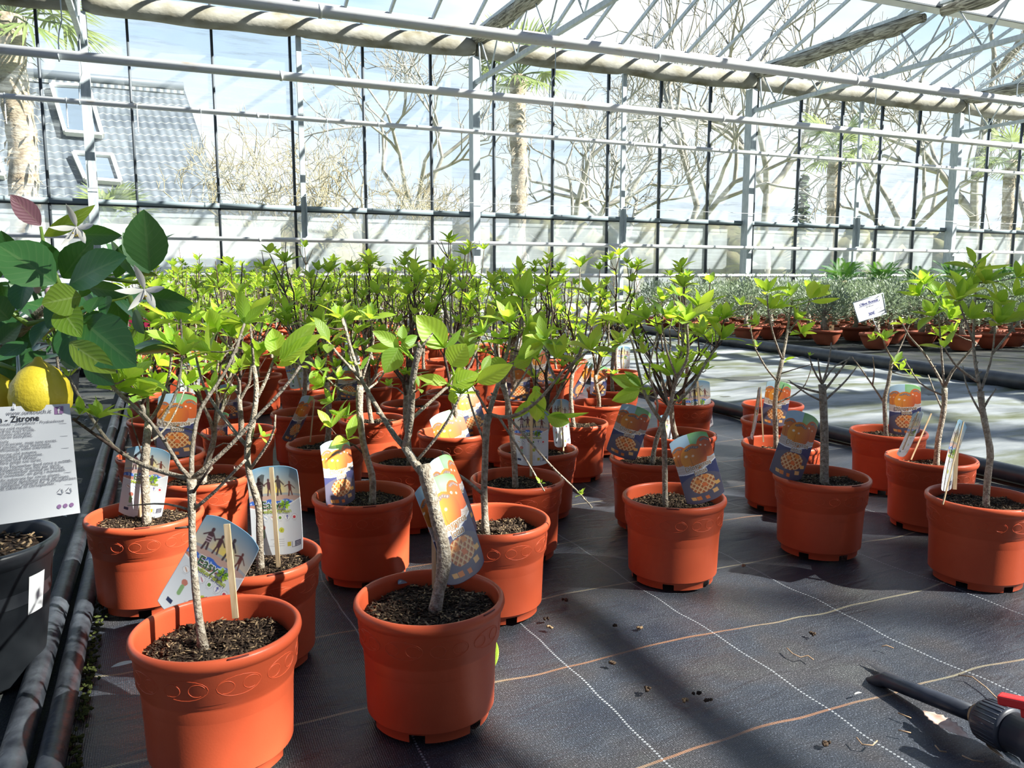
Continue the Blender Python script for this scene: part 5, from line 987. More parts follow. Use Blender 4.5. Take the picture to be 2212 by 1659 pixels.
am_ = math.atan2(-pcy, -pcx); ca_ = [am_ + t for t in np.linspace(-.2, 1.55, 200)]; a1_ = min(ca_, key=lambda a: abs(pjx(a) - 64)); a2_ = min(ca_, key=lambda a: abs(pjx(a) - 96))
pts = [(math.cos(a), math.sin(a)) for a in np.linspace(a1_, a2_, 8)]
v = [(pcx + (0.1285 if k else 0.1195) * 1.006 * c, pcy + (0.1285 if k else 0.1195) * 1.006 * s, 0.198 if k else 0.128) for k in (0, 1) for c, s in pts]; v2 = [(pcx + (x - pcx) * 1.008, pcy + (y - pcy) * 1.008, z) for x, y, z in v]
b.add(v2, [(i, i + 1, i + 9, i + 8) for i in range(7)], 'white_card'); b.add([(pcx + (x - pcx) * 0.985, pcy + (y - pcy) * 0.985, z) for x, y, z in v2], [(i + 8, i + 9, i + 1, i) for i in range(7)], 'white_card'); o = b.build('pot_sticker', po); o['label'] = 'white sticker'
b = MB(); R = random.Random(4); b.lathe([(0.128, 0.218), (0.08, 0.226), (0.001, 0.228)], 'soil', 40, (pcx, pcy, 0))
for k in range(240):
    r, a = 0.12 * math.sqrt(R.random()), R.uniform(0, 6.28); d = U([R.gauss(0, 1), R.gauss(0, 1), R.gauss(0, .3)]); s_ = U(np.cross(d, [0, 0, 1])); b.box((pcx + r * math.cos(a), pcy + r * math.sin(a), 0.228), (R.uniform(.004, .016), R.uniform(.002, .005), .002), 'chip_dark' if R.random() < .75 else 'chip_tan', np.array([d, s_, np.cross(s_, d)]).T)
cpart(b, 'soil')
b = MB(); P0 = np.array([pcx, pcy, 0.22]); P1 = dep(-20, 780, CZ + 0.12); P2 = dep(60, 700, CZ + 0.06); P3 = dep(135, 630, CZ + 0.02)
b.tube([P0, P0 * .5 + P1 * .5 + np.array([0.01, 0, 0]), P1, P2, P3], [.011, .010, .009, .007, .005], 'bark', 10)
for pl in ([(135, 630), (118, 590), (96, 540), (88, 490)], [(60, 700), (110, 690), (190, 660), (280, 640)], [(110, 690), (180, 720), (250, 780)], [(135, 630), (220, 600), (290, 610), (325, 600)], [(-20, 780), (40, 800), (90, 790)], [(60, 700), (0, 660), (-60, 600)], [(280, 640), (300, 700), (250, 790)]):
    P = [dep(x, y, CZ + 0.03) for x, y in pl]; b.tube(P, np.linspace(.0038, .0022, len(P)), 'citrus_young', 7)
cpart(b, 'branches')
b = MB(); R = random.Random(12)
LV = [ # base, tip, width px, material, curl, twist, depth offset
 (325, 585, 308, 452, 82, 'citrus', .05, .1, -.02), (322, 590, 268, 500, 52, 'citrus', .1, .6, .02), (120, 612, -12, 520, 92, 'citrus', .15, .2, -.02), (150, 615, 260, 545, 86, 'citrus', .12, -.25, -.03), (135, 600, 195, 520, 60, 'citrus', .1, .5, .02),
 (118, 590, 90, 520, 48, 'citrus', .1, .4, .03), (88, 487, 22, 420, 40, 'citrus_purple', .05, .2, -.02), (96, 510, 190, 465, 30, 'citrus_young', .35, .9, 0), (165, 505, 255, 510, 40, 'citrus', .1, .6, .03), 
 (155, 635, 90, 700, 56, 'citrus', .25, .1, .0), (175, 640, 90, 655, 62, 'citrus_young', .25, -.5, -.04), (130, 660, 160, 715, 56, 'citrus_young', .3, -.1, -.04), (175, 690, 290, 790, 100, 'citrus', .06, .1, -.04), (190, 620, 275, 635, 34, 'citrus', .1, .5, -.01),
 (215, 640, 190, 672, 40, 'citrus', .1, .2, -.02), (230, 640, 225, 675, 30, 'citrus', .1, .2, -.03), (150, 740, 235, 800, 50, 'citrus_young', .2, .1, -.05), (150, 690, 150, 790, 64, 'citrus', .15, .2, -.02), (110, 690, 60, 740, 50, 'citrus', .2, .5, .0),
 (60, 740, -10, 775, 44, 'citrus', .1, .3, -.01), (20, 640, 75, 590, 60, 'citrus', .1, .2, .04), (60, 600, 30, 665, 56, 'citrus', .2, .2, 0), (325, 640, 388, 660, 46, 'citrus', .4, .6, 0), (320, 620, 395, 670, 30, 'citrus', .3, .2, .02), (290, 670, 305, 720, 30, 'citrus', .1, .6, 0),
 (20, 690, -30, 640, 60, 'citrus', .1, .2, 0), (0, 600, -40, 540, 50, 'citrus', .1, .2, .05), (30, 560, 0, 500, 40, 'citrus', .1, .2, .05), (250, 600, 275, 520, 36, 'citrus', .1, .4, .05), (100, 760, 30, 800, 46, 'citrus', .1, .3, .03), (50, 830, -20, 800, 40, 'citrus', .1, .3, .03),
 (240, 520, 285, 600, 30, 'citrus', .1, .8, .04), (130, 780, 190, 770, 40, 'citrus', .1, .3, .03), (210, 560, 130, 590, 46, 'citrus', .1, .2, .05), (0, 740, 40, 700, 40, 'citrus', .1, .3, .03), (180, 780, 240, 830, 44, 'citrus', .1, .3, .0), (90, 640, 20, 610, 50, 'citrus', .1, .2, .03)]
for (x0, y0, x1, y1, W, m, cu, tw, dz) in LV:
    p, e = dep(x0, y0, CZ + dz + .02), dep(x1, y1, CZ + dz - .01); d = e - p; L = np.linalg.norm(d); sd = np.cross(U(d), -FW); b.leaf(p, d, -FW * math.cos(tw) + sd * math.sin(tw) + np.array([0, 0, .25]), L, W * CZ / F * 1.12, m, cu, .18, 16, .92, R, 3, .03)
for k in range(60):
    x, y = R.uniform(-140, 330), R.uniform(560, 800); p = dep(x, y, CZ + R.uniform(.05, .2)); d = U([R.gauss(0, 1), R.gauss(0, 1), R.gauss(0, .8)]); b.leaf(p, d, (R.gauss(0, .5), R.gauss(-.5, .5), 1), R.uniform(.05, .085), R.uniform(.028, .04), 'citrus', .15, .2, 8, .92, R, 2)
cpart(b, 'foliage')
b = MB()
def lem(cx, cy_, r, dz, ax):
    c = dep(cx, cy_, CZ + dz); prof = [(0.001, 1.28), (.10, 1.25), (.17, 1.12), (.36, .98), (.62, .78), (.88, .38), (1.0, -.05), (.93, -.45), (.7, -.8), (.4, -1.0), (.15, -1.12), (.001, -1.15)]
    b.lathe([(r * a * (1 + .02 * math.sin(i * 3)), r * z) for i, (a, z) in enumerate(prof)], 'lemon', 32, c)
lem(88, 850, .040, .0, 0); o = cpart(b, 'lemon_fruit'); o['label'] = 'large knobbly yellow lemon'
b = MB(); lem(-8, 868, .036, .03, 0); cpart(b, 'lemon_fruit')
for (fx, fy, s_) in ((312, 625, 1.0), (165, 490, .9)):
    b = MB(); c = dep(fx, fy, CZ - .03)
    for k in range(5):
        a = k * 1.256 + .4; d = np.array([0, 0, -.35]) + RT * math.cos(a) + UP * math.sin(a) * .8 - FW * .2; b.leaf(c, d, -FW * 1.0 + UP * .3, .034 * s_, .010 * s_, 'petal', -.25, -.3, 6, .9, R, 1)
    for k in range(16):
        d = U(np.array([R.gauss(0, .35), R.gauss(0, .35), -1])); b.tube([c, c + d * .012], .0006, 'petal', 4); b.ell(c + d * .0125, (.0012,) * 3, 'stamen', 5, 4)
    cpart(b, 'blossom')
b = MB(); R = random.Random(31)
for (x, y) in ((105, 632), (118, 640), (130, 652), (80, 622)): b.ell(dep(x, y, CZ + .0), (.005, .005, .008), 'bud', 8, 6)
cpart(b, 'flower_buds')
# hanging information card
p00, p10, p11, p01 = dep(-95, 1146, CZ - .05), dep(173, 1108, CZ - .02), dep(150, 872, CZ - .02), dep(-100, 884, CZ - .05)
ti = thing('hanging_label', 'white plastic information card hanging from the lemon tree, closely printed', 'label', (p01 + p11) / 2)
inv2 = Matrix.Translation(tuple(-(p01 + p11) / 2)); nf = U(np.cross(p10 - p00, p01 - p00)); nf = nf if nf @ FW < 0 else -nf
def cb(u, v, o=0.0): return (p00 * (1 - u) + p10 * u) * (1 - v) + (p01 * (1 - u) + p11 * u) * v + nf * (o + .004 * math.sin(math.pi * u))
b = MB(); us = np.linspace(0, 1, 12); b.grid(lambda u, v: cb(u, v), us, [0, 1], 'white_card'); b.grid(lambda u, v: cb(u, v, -.0008), us, [0, 1], 'white_card')
o = b.build('card', ti); o.matrix_parent_inverse = inv2
b = MB(); Wc, Hc = np.linalg.norm(p10 - p00), np.linalg.norm(p01 - p00)
def ct_(body, size, x, y, m, off=0.0, sh_=0.0, al='RIGHT'):
    v, f, m = textmesh(body, size, m, off, al, sh_); b.add([cb((x + q[0]) / Wc, (y + q[1]) / Hc, .0008) for q in v], f, m)
def rule(y, x0=0.0, x1=.96): b.add([cb(x0, y, .0008), cb(x1, y, .0008), cb(x1, y + .003, .0008), cb(x0, y + .003, .0008)], [(0, 1, 2, 3)], 'ink_grey')
ct_('Limone - Lemon - Citron - Zitrone', .0118, .735 * Wc, .865 * Hc, 'ink', .00016); ct_('www.suntouch.it', .0085, .84 * Wc, .925 * Hc, 'ink_grey', 0, .2)
ct_('Pianta Ornamentale - Plant Ornementale - Zierpflanze - Prydnadsvaxt', .0058, .94 * Wc, .838 * Hc, 'ink_grey', 0, .25)
LN = ['Protect during cold months.', 'Proteger dans les mois froids.', 'In kalten Monaten schutzen.', 'Kold om vinteren beskyttet.', None, 'Water regularly.', 'Arroser regulierement, mais sans exces.', 'Regelmassig giessen, ohne Staunasse.', 'Vandes regelmaessigt uden overvand.', None, 'Flowers in spring and autumn.', 'Floraison printemps et automne.', 'Bluhte im Herbst und Winter.', 'Blomstrer flere gange om aaret.', None, 'From March to November feed once a month.', 'De Mars a Novembre, une fois par mois.', 'Von Marz bis November einmal im Monat.', 'Fra marts til november, en gang i maneden.', None, 'Use a specific substrate for citrus plants.', 'Utiliser un substrat specifique pour agrumes.', 'Mit einem speziellen Substrat fur Zitruspflanzen.', 'Brug et godt substrat til citrusplanter.', None]
yy = .800
for l in LN:
    if l is None: rule(yy + .006); yy -= .012
    else: ct_(l, .0062, .20 * Wc, yy * Hc, 'ink_grey', 0, 0, 'LEFT'); yy -= .0245
rule(.822)
for k in range(3):
    c = cb(.86 + .05 * k - .02, .085, .0008); ux, uy = U(p10 - p00), U(p01 - p00); b.add([c + ux * .0028 * math.cos(a) + uy * .0028 * math.sin(a) for a in np.arange(12) * math.pi / 6], [tuple(range(12))], 'mauve')
for k in range(2):
    c = cb(.86 + .07 * k, .215, .0008)
    for q in range(3): a1, a2 = q * 2.094 + 1.57, (q + .75) * 2.094 + 1.57; b.tube([c + ux * .004 * math.cos(a1) + uy * .004 * math.sin(a1), c + ux * .004 * math.cos(a2) + uy * .004 * math.sin(a2)], .0004, 'ink_grey', 4)
c = cb(.905, .945, .0008); b.add([c + ux * sx * .0055 + uy * sy * .005 for sx, sy in ((-1, -1), (1, -1), (1, 1), (-1, 1))], [(0, 1, 2, 3)], 'mauve')
v, f, m = textmesh('f', .011, 'ink_white', .0003, 'CENTER'); b.add([c + ux * q[0] + uy * (q[1] - .004) + nf * .0004 for q in v], f, m)
o = b.build('lettering', ti, False); o.matrix_parent_inverse = inv2
b = MB(); s0 = cb(.515, .975, .001); b.tube([s0, dep(38, 800, CZ + .0), dep(36, 765, CZ + .02)], .0012, 'white_card', 5); b.tube([s0 + RT * .002, dep(43, 800, CZ), dep(39, 765, CZ + .02)], .0012, 'white_card', 5); o = b.build('string', ti); o.matrix_parent_inverse = inv2

# smaller citrus shrubs in black pots further down the left aisle, crate and dark red lime label
def citrus_bush(seed):
    R = random.Random(seed); tb, lb = MB(), MB(); tb.tube([(0, 0, .15), (.01, 0, .3), (0, .01, .5)], [.009, .007, .004], 'bark', 7)
    for k in range(9):
        a = k * 2.4; s = np.array([0, 0, .28 + .02 * k]); e = s + np.array([math.cos(a) * .1, math.sin(a) * .1, .12]); tb.tube([s, e], [.004, .002], 'citrus_young', 5)
    for k in range(120):
        d = U([R.gauss(0, 1), R.gauss(0, 1), R.gauss(.2, .8)]); p = np.array([0, 0, .46]) + d * R.uniform(.04, .15) * np.array([1, 1, 1.1]); lb.leaf(p, U(d + [R.gauss(0, .4), R.gauss(0, .4), 0]), (0, 0, 1), R.uniform(.04, .08), .034, 'citrus' if R.random() < .7 else 'citrus_young', .2, .2, 4, .9, R, 1)
    return tb.data('stem'), lb.data('foliage')
CBm = [citrus_bush(1), citrus_bush(2)]
BP = MB(); BP.lathe([(0.001, 0), (.085, 0), (.105, .175), (.112, .18), (.112, .192), (.104, .192), (.10, .16), (.001, .16)], 'black_plastic', 32); BP = BP.data('pot')
for i, (x, y, lb) in enumerate([(-0.55, 2.9, 'dark citrus shrub in a black pot directly behind the lemon tree'), (-0.60, 3.7, 'second dark citrus shrub in a black pot down the left aisle'), (-0.55, 5.2, 'third citrus shrub in a black pot down the left aisle'), (-0.5, 6.6, 'dark citrus shrub showing right of the upright lemon leaf'), (-0.62, 8.0, 'farthest citrus shrub in a black pot near the glass wall, left'), (-0.95, 3.2, 'citrus shrub in a black pot behind the hanging card at the left edge'), (-1.05, 4.4, 'citrus shrub in a black pot far back at the left edge')]):
    t = thing('citrus_shrub', lb, 'potted shrub', (x, y, 0), i * 1.1, 'citrus shrubs in black pots'); link('pot', BP, t); link('stem', CBm[i % 2][0], t); link('foliage', CBm[i % 2][1], t)
p = onz(302, 720, .3); x, y = -0.52, 4.35
b = MB(); c0 = dep(300, 685, 3.4); b.box(c0, (.10, .004, .085), 'magenta'); t = thing('lime_label', 'dark red card reading LIME half hidden right of the lemon tree', 'label', c0); inv3 = Matrix.Translation(tuple(-c0)); o = b.build('card', t, False); o.matrix_parent_inverse = inv3
v, f, m = textmesh('LIME', .026, 'ink_white', .0004, 'CENTER'); b = MB(); b.add([(c0[0] + q[0], c0[1] - .0035, c0[2] - .005 + q[1]) for q in v], f, m); o = b.build('lettering', t, False); o.matrix_parent_inverse = inv3
b = MB(); b.tube([c0 + [0, .004, .0], (c0[0], c0[1] + .004, 0.0)], .003, 'wood_stake', 6); o = b.build('stake', t); o.matrix_parent_inverse = inv3
c0 = np.array([-0.72, 2.45, .0]); b = MB()
for zz in np.linspace(.02, .30, 8): b.box((c0[0], c0[1] - .15, zz), (.42, .006, .008), 'black_plastic'); b.box((c0[0], c0[1] + .15, zz), (.42, .006, .008), 'black_plastic'); b.box((c0[0] + .21, c0[1], zz), (.006, .30, .008), 'black_plastic'); b.box((c0[0] - .21, c0[1], zz), (.006, .30, .008), 'black_plastic')
for q in np.linspace(-.21, .21, 15): b.box((c0[0] + q, c0[1] - .15, .16), (.006, .007, .30), 'black_plastic'); b.box((c0[0] + q, c0[1] + .15, .16), (.006, .007, .30), 'black_plastic')
for q in np.linspace(-.15, .15, 11): b.box((c0[0] + .21, c0[1] + q, .16), (.007, .006, .30), 'black_plastic'); b.box((c0[0] - .21, c0[1] + q, .16), (.007, .006, .30), 'black_plastic')
b.box((c0[0], c0[1], .012), (.42, .30, .006), 'black_plastic'); tag(b.build('plastic_crate', smooth=False), 'black slatted plastic crate behind the lemon tree', 'crate')

# ------------------------------------------------------------------ olive bonsai bed and cycads
def olive_mesh(seed):
    R = random.Random(seed); tb, lb = MB(), MB(); pts = [np.array([0, 0, .14]), np.array([R.uniform(-.02, .02), .01, .2]), np.array([R.uniform(-.03, .03), 0, .28])]; tb.tube(pts, [.034, .024, .018], 'bark', 9)
    for k in range(16):
        a, el = R.uniform(0, 6.28), R.uniform(.0, 1.4); d = np.array([math.cos(a) * math.cos(el), math.sin(a) * math.cos(el), math.sin(el)]); c = np.array([0, 0, .40]); e = c + d * np.array([.17, .17, .15]) * R.uniform(.6, 1.0); tb.tube([pts[2], (pts[2] + e) / 2, e], [.006, .004, .002], 'bark', 4, False)
    for k in range(900):
        d = U([R.gauss(0, 1), R.gauss(0, 1), R.gauss(0, 1)]); r = R.random() ** .45; p = np.array([0, 0, .425]) + d * np.array([.25, .25, .22]) * r + (np.array([0, 0, R.uniform(0, .14)]) if R.random() < .16 else 0)
        dd = U(d * .5 + np.array([R.gauss(0, .6), R.gauss(0, .6), .6])); lb.leaf(p, dd, U([R.gauss(0, 1), R.gauss(0, 1), R.gauss(0, 1)]), R.uniform(.035, .062), .0125, 'olive', .05, .2, 2, .9, R, 0)
    return tb.data('trunk'), lb.data('foliage')
OL = [olive_mesh(i) for i in range(4)]
b = MB(); b.lathe([(.001, 0), (.085, 0), (.09, .004), (.118, .045), (.142, .10), (.148, .125), (.158, .128), (.162, .15), (.156, .155), (.148, .153), (.142, .13), (.001, .128)], 'bowl', 40); BOWL = b.data('bowl')
b = MB(); b.lathe([(.144, .138), (.07, .142), (.001, .144)], 'soil', 24); BSOIL = b.data('soil')
SLIP = MB().box((.0, -.135, .185), (.05, .002, .055), 'chip_tan').data('paper_slip', False)
olp = []
for (px, py) in ((1783, 700), (1891, 705), (1988, 703), (2184, 700), (2083, 700)):
    pass
front = [(6.05, 6.62, 0), (6.28, 6.12, 1), (6.62, 5.66, 1), (7.10, 5.30, 0), (7.55, 4.95, 1)]
front = []
for px, yb in ((1612, 738), (1665, 741), (1783, 753), (1891, 762), (1988, 757), (2083, 752), (2184, 757), (2290, 760)):
    p = onz(px, yb - 9, 0.0); front.append((p[0], p[1] + 0.0))
on_ = ['tree in the bowl behind the leafy right-hand tree', 'tree right beside the first front bowl', 'tree in the sunlit round bowl left of the price sign', 'tree in the bowl carrying the price sign', 'tree in the bowl right of the price sign', 'tree in the darker bowl farther right of the sign', 'tree in the wide bowl at the right edge', 'tree just beyond the right edge']
for i, (x, y) in enumerate(front):
    t = thing('olive_bonsai', 'silvery olive bonsai, ' + on_[i], 'bonsai', (x, y, 0), i * 1.3, 'olive bonsai front row'); link('bowl', BOWL, t); link('soil', BSOIL, t); link('trunk', OL[i % 4][0], t); link('foliage', OL[i % 4][1], t); olp.append((x, y))
    if i in (0, 2, 4): o = link('paper_slip', SLIP, t); o.rotation_euler = (0, 0, -i * 1.3 - 0.4)
R = random.Random(9); cnt = 0; lastr = -1; on2 = 0
for ri in range(10):
    y = 5.4 + .44 * ri; x = 6.0 + (.21 if ri % 2 else 0) + (0.25 if y < 6.6 else 0)
    while x < 12.5:
        if x > 5.75 and (y > 6.9 or x > 6.2 + (6.9 - y) * .5) and not any(math.hypot(x - a, y - c) < .36 for a, c in olp):
            pr = np.array([x, y, .4]) - CP; z_ = pr @ FW; sx = CX + F * (pr @ RT) / z_
            if sx < 2330:
                on2 = on2 + 1 if ri == lastr else 1; lastr = ri; lb = 'silvery olive bonsai, %s from the left in row %s behind the front bowls' % (('first', 'second', 'third', 'fourth', 'fifth', 'sixth', 'seventh', 'eighth', 'ninth', 'tenth', 'eleventh', 'twelfth', 'thirteenth', 'fourteenth', 'fifteenth', 'sixteenth', 'seventeenth', 'eighteenth')[on2 - 1], ('one', 'two', 'three', 'four', 'five', 'six', 'seven', 'eight', 'nine', 'ten')[ri])
                t = thing('olive_bonsai', lb, 'bonsai', (x + R.uniform(-.03, .03), y + R.uniform(-.03, .03), 0), R.uniform(0, 6.28), 'olive bonsai in the rows behind the front bowls')
                link('bowl', BOWL, t); link('soil', BSOIL, t); k = R.randrange(4); link('trunk', OL[k][0], t); link('foliage', OL[k][1], t); olp.append((x, y)); cnt += 1
        x += .44
print('olives', cnt)
def cyc_mesh(seed):
    R = random.Random(seed); tb, lb = MB(), MB(); tb.ell((0, 0, .26), (.10, .10, .12), 'palm_trunk', 12, 8, .08, R)
    for k in range(22):
        a = k * 2.4; el = R.uniform(.25, 1.25); p = np.array([0, 0, .34]); d = np.array([math.cos(a) * math.cos(el), math.sin(a) * math.cos(el), math.sin(el)]); L = R.uniform(.42, .58); P = []
        for j in range(9):
            t = j / 8; P.append(p + d * L * t + np.array([0, 0, -.22 * L * t * t * 1.3]))
        lb.tube(P, np.linspace(.004, .0015, 9), 'cycad', 4, False); sd = U(np.cross(d, [0, 0, 1])); upn = np.cross(sd, d)
        for j in range(22):
            t = .2 + .8 * j / 22; i = min(7, int(t * 8)); q = P[i] + (P[i + 1] - P[i]) * (t * 8 - i)
            for s_ in (-1, 1): lb.leaf(q, sd * s_ + d * .55 + upn * .35, upn, .085 * math.sin(math.pi * (.15 + .8 * t)) + .02, .009, 'cycad', .1, .1, 2, .9, R, 0)
    return tb.data('trunk'), lb.data('fronds')
CYM = [cyc_mesh(1), cyc_mesh(2)]
for i, (px, Y, lb) in enumerate([(1822, 8.6, 'leftmost sago cycad rising dark green behind the olive bonsai'), (1905, 8.4, 'second sago cycad, before the column near the right edge'), (1985, 8.5, 'low sago cycad just left of the column near the right edge'), (2060, 8.3, 'sago cycad right behind the tallest potted tree'), (2150, 8.2, 'sago cycad right of the tallest potted tree top'), (2215, 8.0, 'rightmost sago cycad cut by the picture edge')]):
    x = gx(px, Y); t = thing('sago_cycad', lb, 'cycad', (x, Y, 0.0), i * 1.7, 'sago cycads behind the olives'); o = link('pot', BP, t); o.scale = (1.2, 1.2, 1.2); a_ = link('trunk', CYM[i % 2][0], t); b_ = link('fronds', CYM[i % 2][1], t)
    for q in (a_, b_): q.location = (0, 0, (.18 if i in (2, 4) else .28))
# price sign
sp = front[3]; sgz = depth((sp[0], sp[1] - .1, .3)); q4 = [dep(1855, 697, sgz - .16), dep(1914, 677, sgz - .16), dep(1907, 633, sgz - .16), dep(1843, 654, sgz - .16)]
cc = sum(q4) / 4; st = thing('price_sign', 'tilted white price sign reading Olive Bonsai 30€ above a bonsai bowl', 'sign', cc); inv4 = Matrix.Translation(tuple(-cc)); ux, uy = U(q4[1] - q4[0]), U(q4[3] - q4[0]); nn = U(np.cross(ux, uy)); nn = nn if nn @ FW < 0 else -nn
Ws, Hs = np.linalg.norm(q4[1] - q4[0]), np.linalg.norm(q4[3] - q4[0]); b = MB(); Rm = np.array([ux, uy, nn]).T
b.box(cc, (Ws, Hs, .004), 'white_card', Rm); o = b.build('sign_plate', st, False); o.matrix_parent_inverse = inv4
b = MB()
for a_, c_ in ((0, 1), (1, 2), (2, 3), (3, 0)): b.tube([q4[a_], q4[c_]], .0055, 'steel', 6)
b.tube([cc - uy * Hs * .5, cc - uy * (Hs * .5 + .02) - [0, 0, .01], np.array([sp[0], sp[1] - .05, .14])], .005, 'white_card', 6); o = b.build('frame_and_stem', st); o.matrix_parent_inverse = inv4
b = MB()
def sgt(body, size, x, y, m, off=0.0):
    v, f, m = textmesh(body, size, m, off, 'CENTER'); b.add([cc + ux * (q[0] + x) + uy * (q[1] + y) + nn * .003 for q in v], f, m)
sgt('Olive Bonsai', .036, 0, Hs * .22, 'ink_blue', .0006); sgt('30-40 cm', .020, 0, Hs * .06, 'ink_grey'); sgt('30€', .040, 0, -Hs * .34, 'ink_blue', .0008)
b.box(cc + uy * Hs * .19 + nn * .003, (Ws * .72, .003, .001), 'ink_blue', Rm); o = b.build('lettering', st, False); o.matrix_parent_inverse = inv4

# ------------------------------------------------------------------ valve and pipe at the lower right
vt = thing('ball_valve', 'dark grey irrigation ball valve with a red handle at the lower right corner', 'valve', (1.14, .78, .03)); inv5 = Matrix.Translation((-1.14, -.78, -.03))
def vpart(bm, nme, sm=True, par=None): o = bm.build(nme, par or vt, sm); o.matrix_parent_inverse = inv5; return o
A0, A1 = dep(1905, 1462, 0), None
pa = onz(1903, 1456, .012); pb = onz(2108, 1543, .034); ax = U(pb - pa); ax[2] *= .6; ax = U(ax)
b = MB(); b.tube([pa - ax * .03 - [0, 0, .034], pa + ax * .01 - [0, 0, .006], pb + ax * .01], [.0125, .013, .0135], 'pvc', 20); vpart(b, 'inlet_pipe')
b = MB(); q0, q1 = onz(1868, 1428, .001), onz(1962, 1476, .001); b.leaf(q0, q1 - q0, (0, 0, 1), np.linalg.norm(q1 - q0), .022, 'rim_slot' if False else 'ink', 0, -.2, 8, 1.3, random, 2); tag(b.build('fabric_slit'), 'dark slit cut in the fabric where the pipe comes up', 'slit')
b = MB(); c = pb + ax * .004
b.tube([c - ax * .006, c + ax * .002], .0165, 'chip_tan', 20); vpart(b, 'rubber_ring')
b = MB(); n1 = c + ax * .004; b.tube([n1, n1 + ax * .006, n1 + ax * .046, n1 + ax * .05], [.026, .031, .034, .032], 'pvc', 36)
sx_ = U(np.cross(ax, [0, 0, 1])); sz_ = np.cross(sx_, ax)
for k in range(28): a = k * 2 * math.pi / 28; d = sx_ * math.cos(a) + sz_ * math.sin(a); b.tube([n1 + ax * .008 + d * .0312, n1 + ax * .045 + d * .0338], .0013, 'pvc', 4)
vpart(b, 'union_nut')
b = MB(); n2 = n1 + ax * .052; b.tube([n2, n2 + ax * .03, n2 + ax * .032, n2 + ax * .085], [.030, .030, .034, .035], 'pvc', 32); b.tube([n2 + ax * .055, n2 + ax * .055 + sz_ * .05], [.017, .014], 'pvc', 20); vpart(b, 'valve_body')
b = MB(); n3 = n2 + ax * .088; b.tube([n3, n3 + ax * .05], [.034, .031], 'pvc', 36); b.tube([n3 + ax * .05, n3 + ax * .4], .0135, 'pvc', 20); vpart(b, 'outlet_nut')
b = MB(); h0 = dep(2158, 1508, depth(n2 + sz_ * .055)); hc = n2 + ax * .05 + sz_ * .058; hd = U(hc - h0)
b.bar(h0, hc + hd * .05, .020, .015, 'red_plastic', sz_); b.bar(h0 + hd * .03 - sz_ * .012, hc + hd * .01 - sz_ * .012, .016, .016, 'red_plastic', sz_); o = vpart(b, 'handle', False); o['label'] = 'red handle'
m_ = o.modifiers.new('bevel', 'BEVEL'); m_.width = .003; m_.segments = 2

# ------------------------------------------------------------------ litter on the fabrics
R = random.Random(21)
def litter2(a, c, W, m, label, z=.006, curl=-.12, lobes=0):
    p, e = onz(*a, z), onz(*c, z + .004); b = MB(); b.leaf(p, e - p, (-.15, -.6, .7) if lobes else (0, -.3, 1), np.linalg.norm(e - p), W, m, curl, .15 if lobes else .35, 14, .9, R, 3, -.28 if lobes else 0); o = b.build('fallen_leaf'); o.modifiers.new('thickness', 'SOLIDIFY').thickness = .0006; return tag(o, label, 'leaf')
def litter(px, py, L, W, m, label, cat='leaf', rot=0.0, z=.004, curl=.3, name='fallen_leaf', grp=None, zoff=0.0):
    p = onz(px, py, z); b = MB(); d = np.array([math.cos(rot), math.sin(rot), .15 + zoff]); b.leaf(p, d, (0, -.2, 1), L, W, m, curl, .4, 8, .9, R, 2); o = b.build(name)
    me = o.modifiers.new('thickness', 'SOLIDIFY'); me.thickness = .0006; tag(o, label, cat, grp); return o
litter2((1994, 1535), (2094, 1598), .034, 'pink_leaf', 'pale pinkish dry oak leaf lying beside the dark pipe, lower right', lobes=1, curl=-.03, z=.016)
litter2((2130, 1606), (2166, 1645), .009, 'dry_leaf', 'narrow orange-brown dry leaf under the valve')
litter2((2168, 1622), (2200, 1662), .018, 'petal', 'curled pale dry leaf under the valve at the bottom right corner')
litter(1068, 1440, .055, .014, 'leaf_bright', 'yellow-green fallen leaf standing against the front-centre pot', rot=1.1, zoff=1.0)
litter(240, 1441, .045, .011, 'petal', 'long white petal on the black fabric left of the front-left pot', 'petal', rot=-.1, curl=.05, name='fallen_petal')
litter(860, 1262, .022, .016, 'skylight_glass', 'small grey-blue leaf scrap on the soil of the front-centre pot', rot=.4, z=.186)
litter(1845, 1500, .022, .003, 'petal', 'tiny pale sliver on the fabric left of the pipe', 'debris', rot=.1, name='plant_debris')
for i, (px, py, lb) in enumerate([(1222, 1297, 'dark clump of soil left of the white thread, centre'), (1330, 1352, 'brown crumb of soil centre right, nearest the tan thread'), (1383, 1357, 'pale brown curled crumb right of centre'), (1188, 1355, 'small pale yellow crumb right of the sunlit pot base'), (1606, 1223, 'reddish brown pebble between the right-hand pots'), (1400, 1490, 'dark twig scrap in the middle of the right fabric'), (1508, 1500, 'dark seed husk right of the twig scrap'), (1530, 1512, 'small dark crumb beside the seed husk'), (1482, 1515, 'pale curled husk below the tan thread'), (1788, 1607, 'dark crumb near the bottom, right of the white thread'), (1757, 1370, 'greenish crumb above the cut in the fabric'), (1177, 1338, 'small upright husk right of the sunlit pot base'), (1322, 1430, 'dark soil smear right of the white thread')]):
    p = onz(px, py, 0.002); b = MB(); c_ = 'chip_tan' if 'pale' in lb or 'yellow' in lb or 'reddish' in lb else 'chip_dark'
    for k in range(4): b.ell((p[0] + R.gauss(0, .003), p[1] + R.gauss(0, .003), .003), (R.uniform(.002, .005), R.uniform(.002, .004), .003), c_, 6, 4, .3, R)
    tag(b.build('soil_crumb'), lb, 'debris', 'crumbs on the fabric')
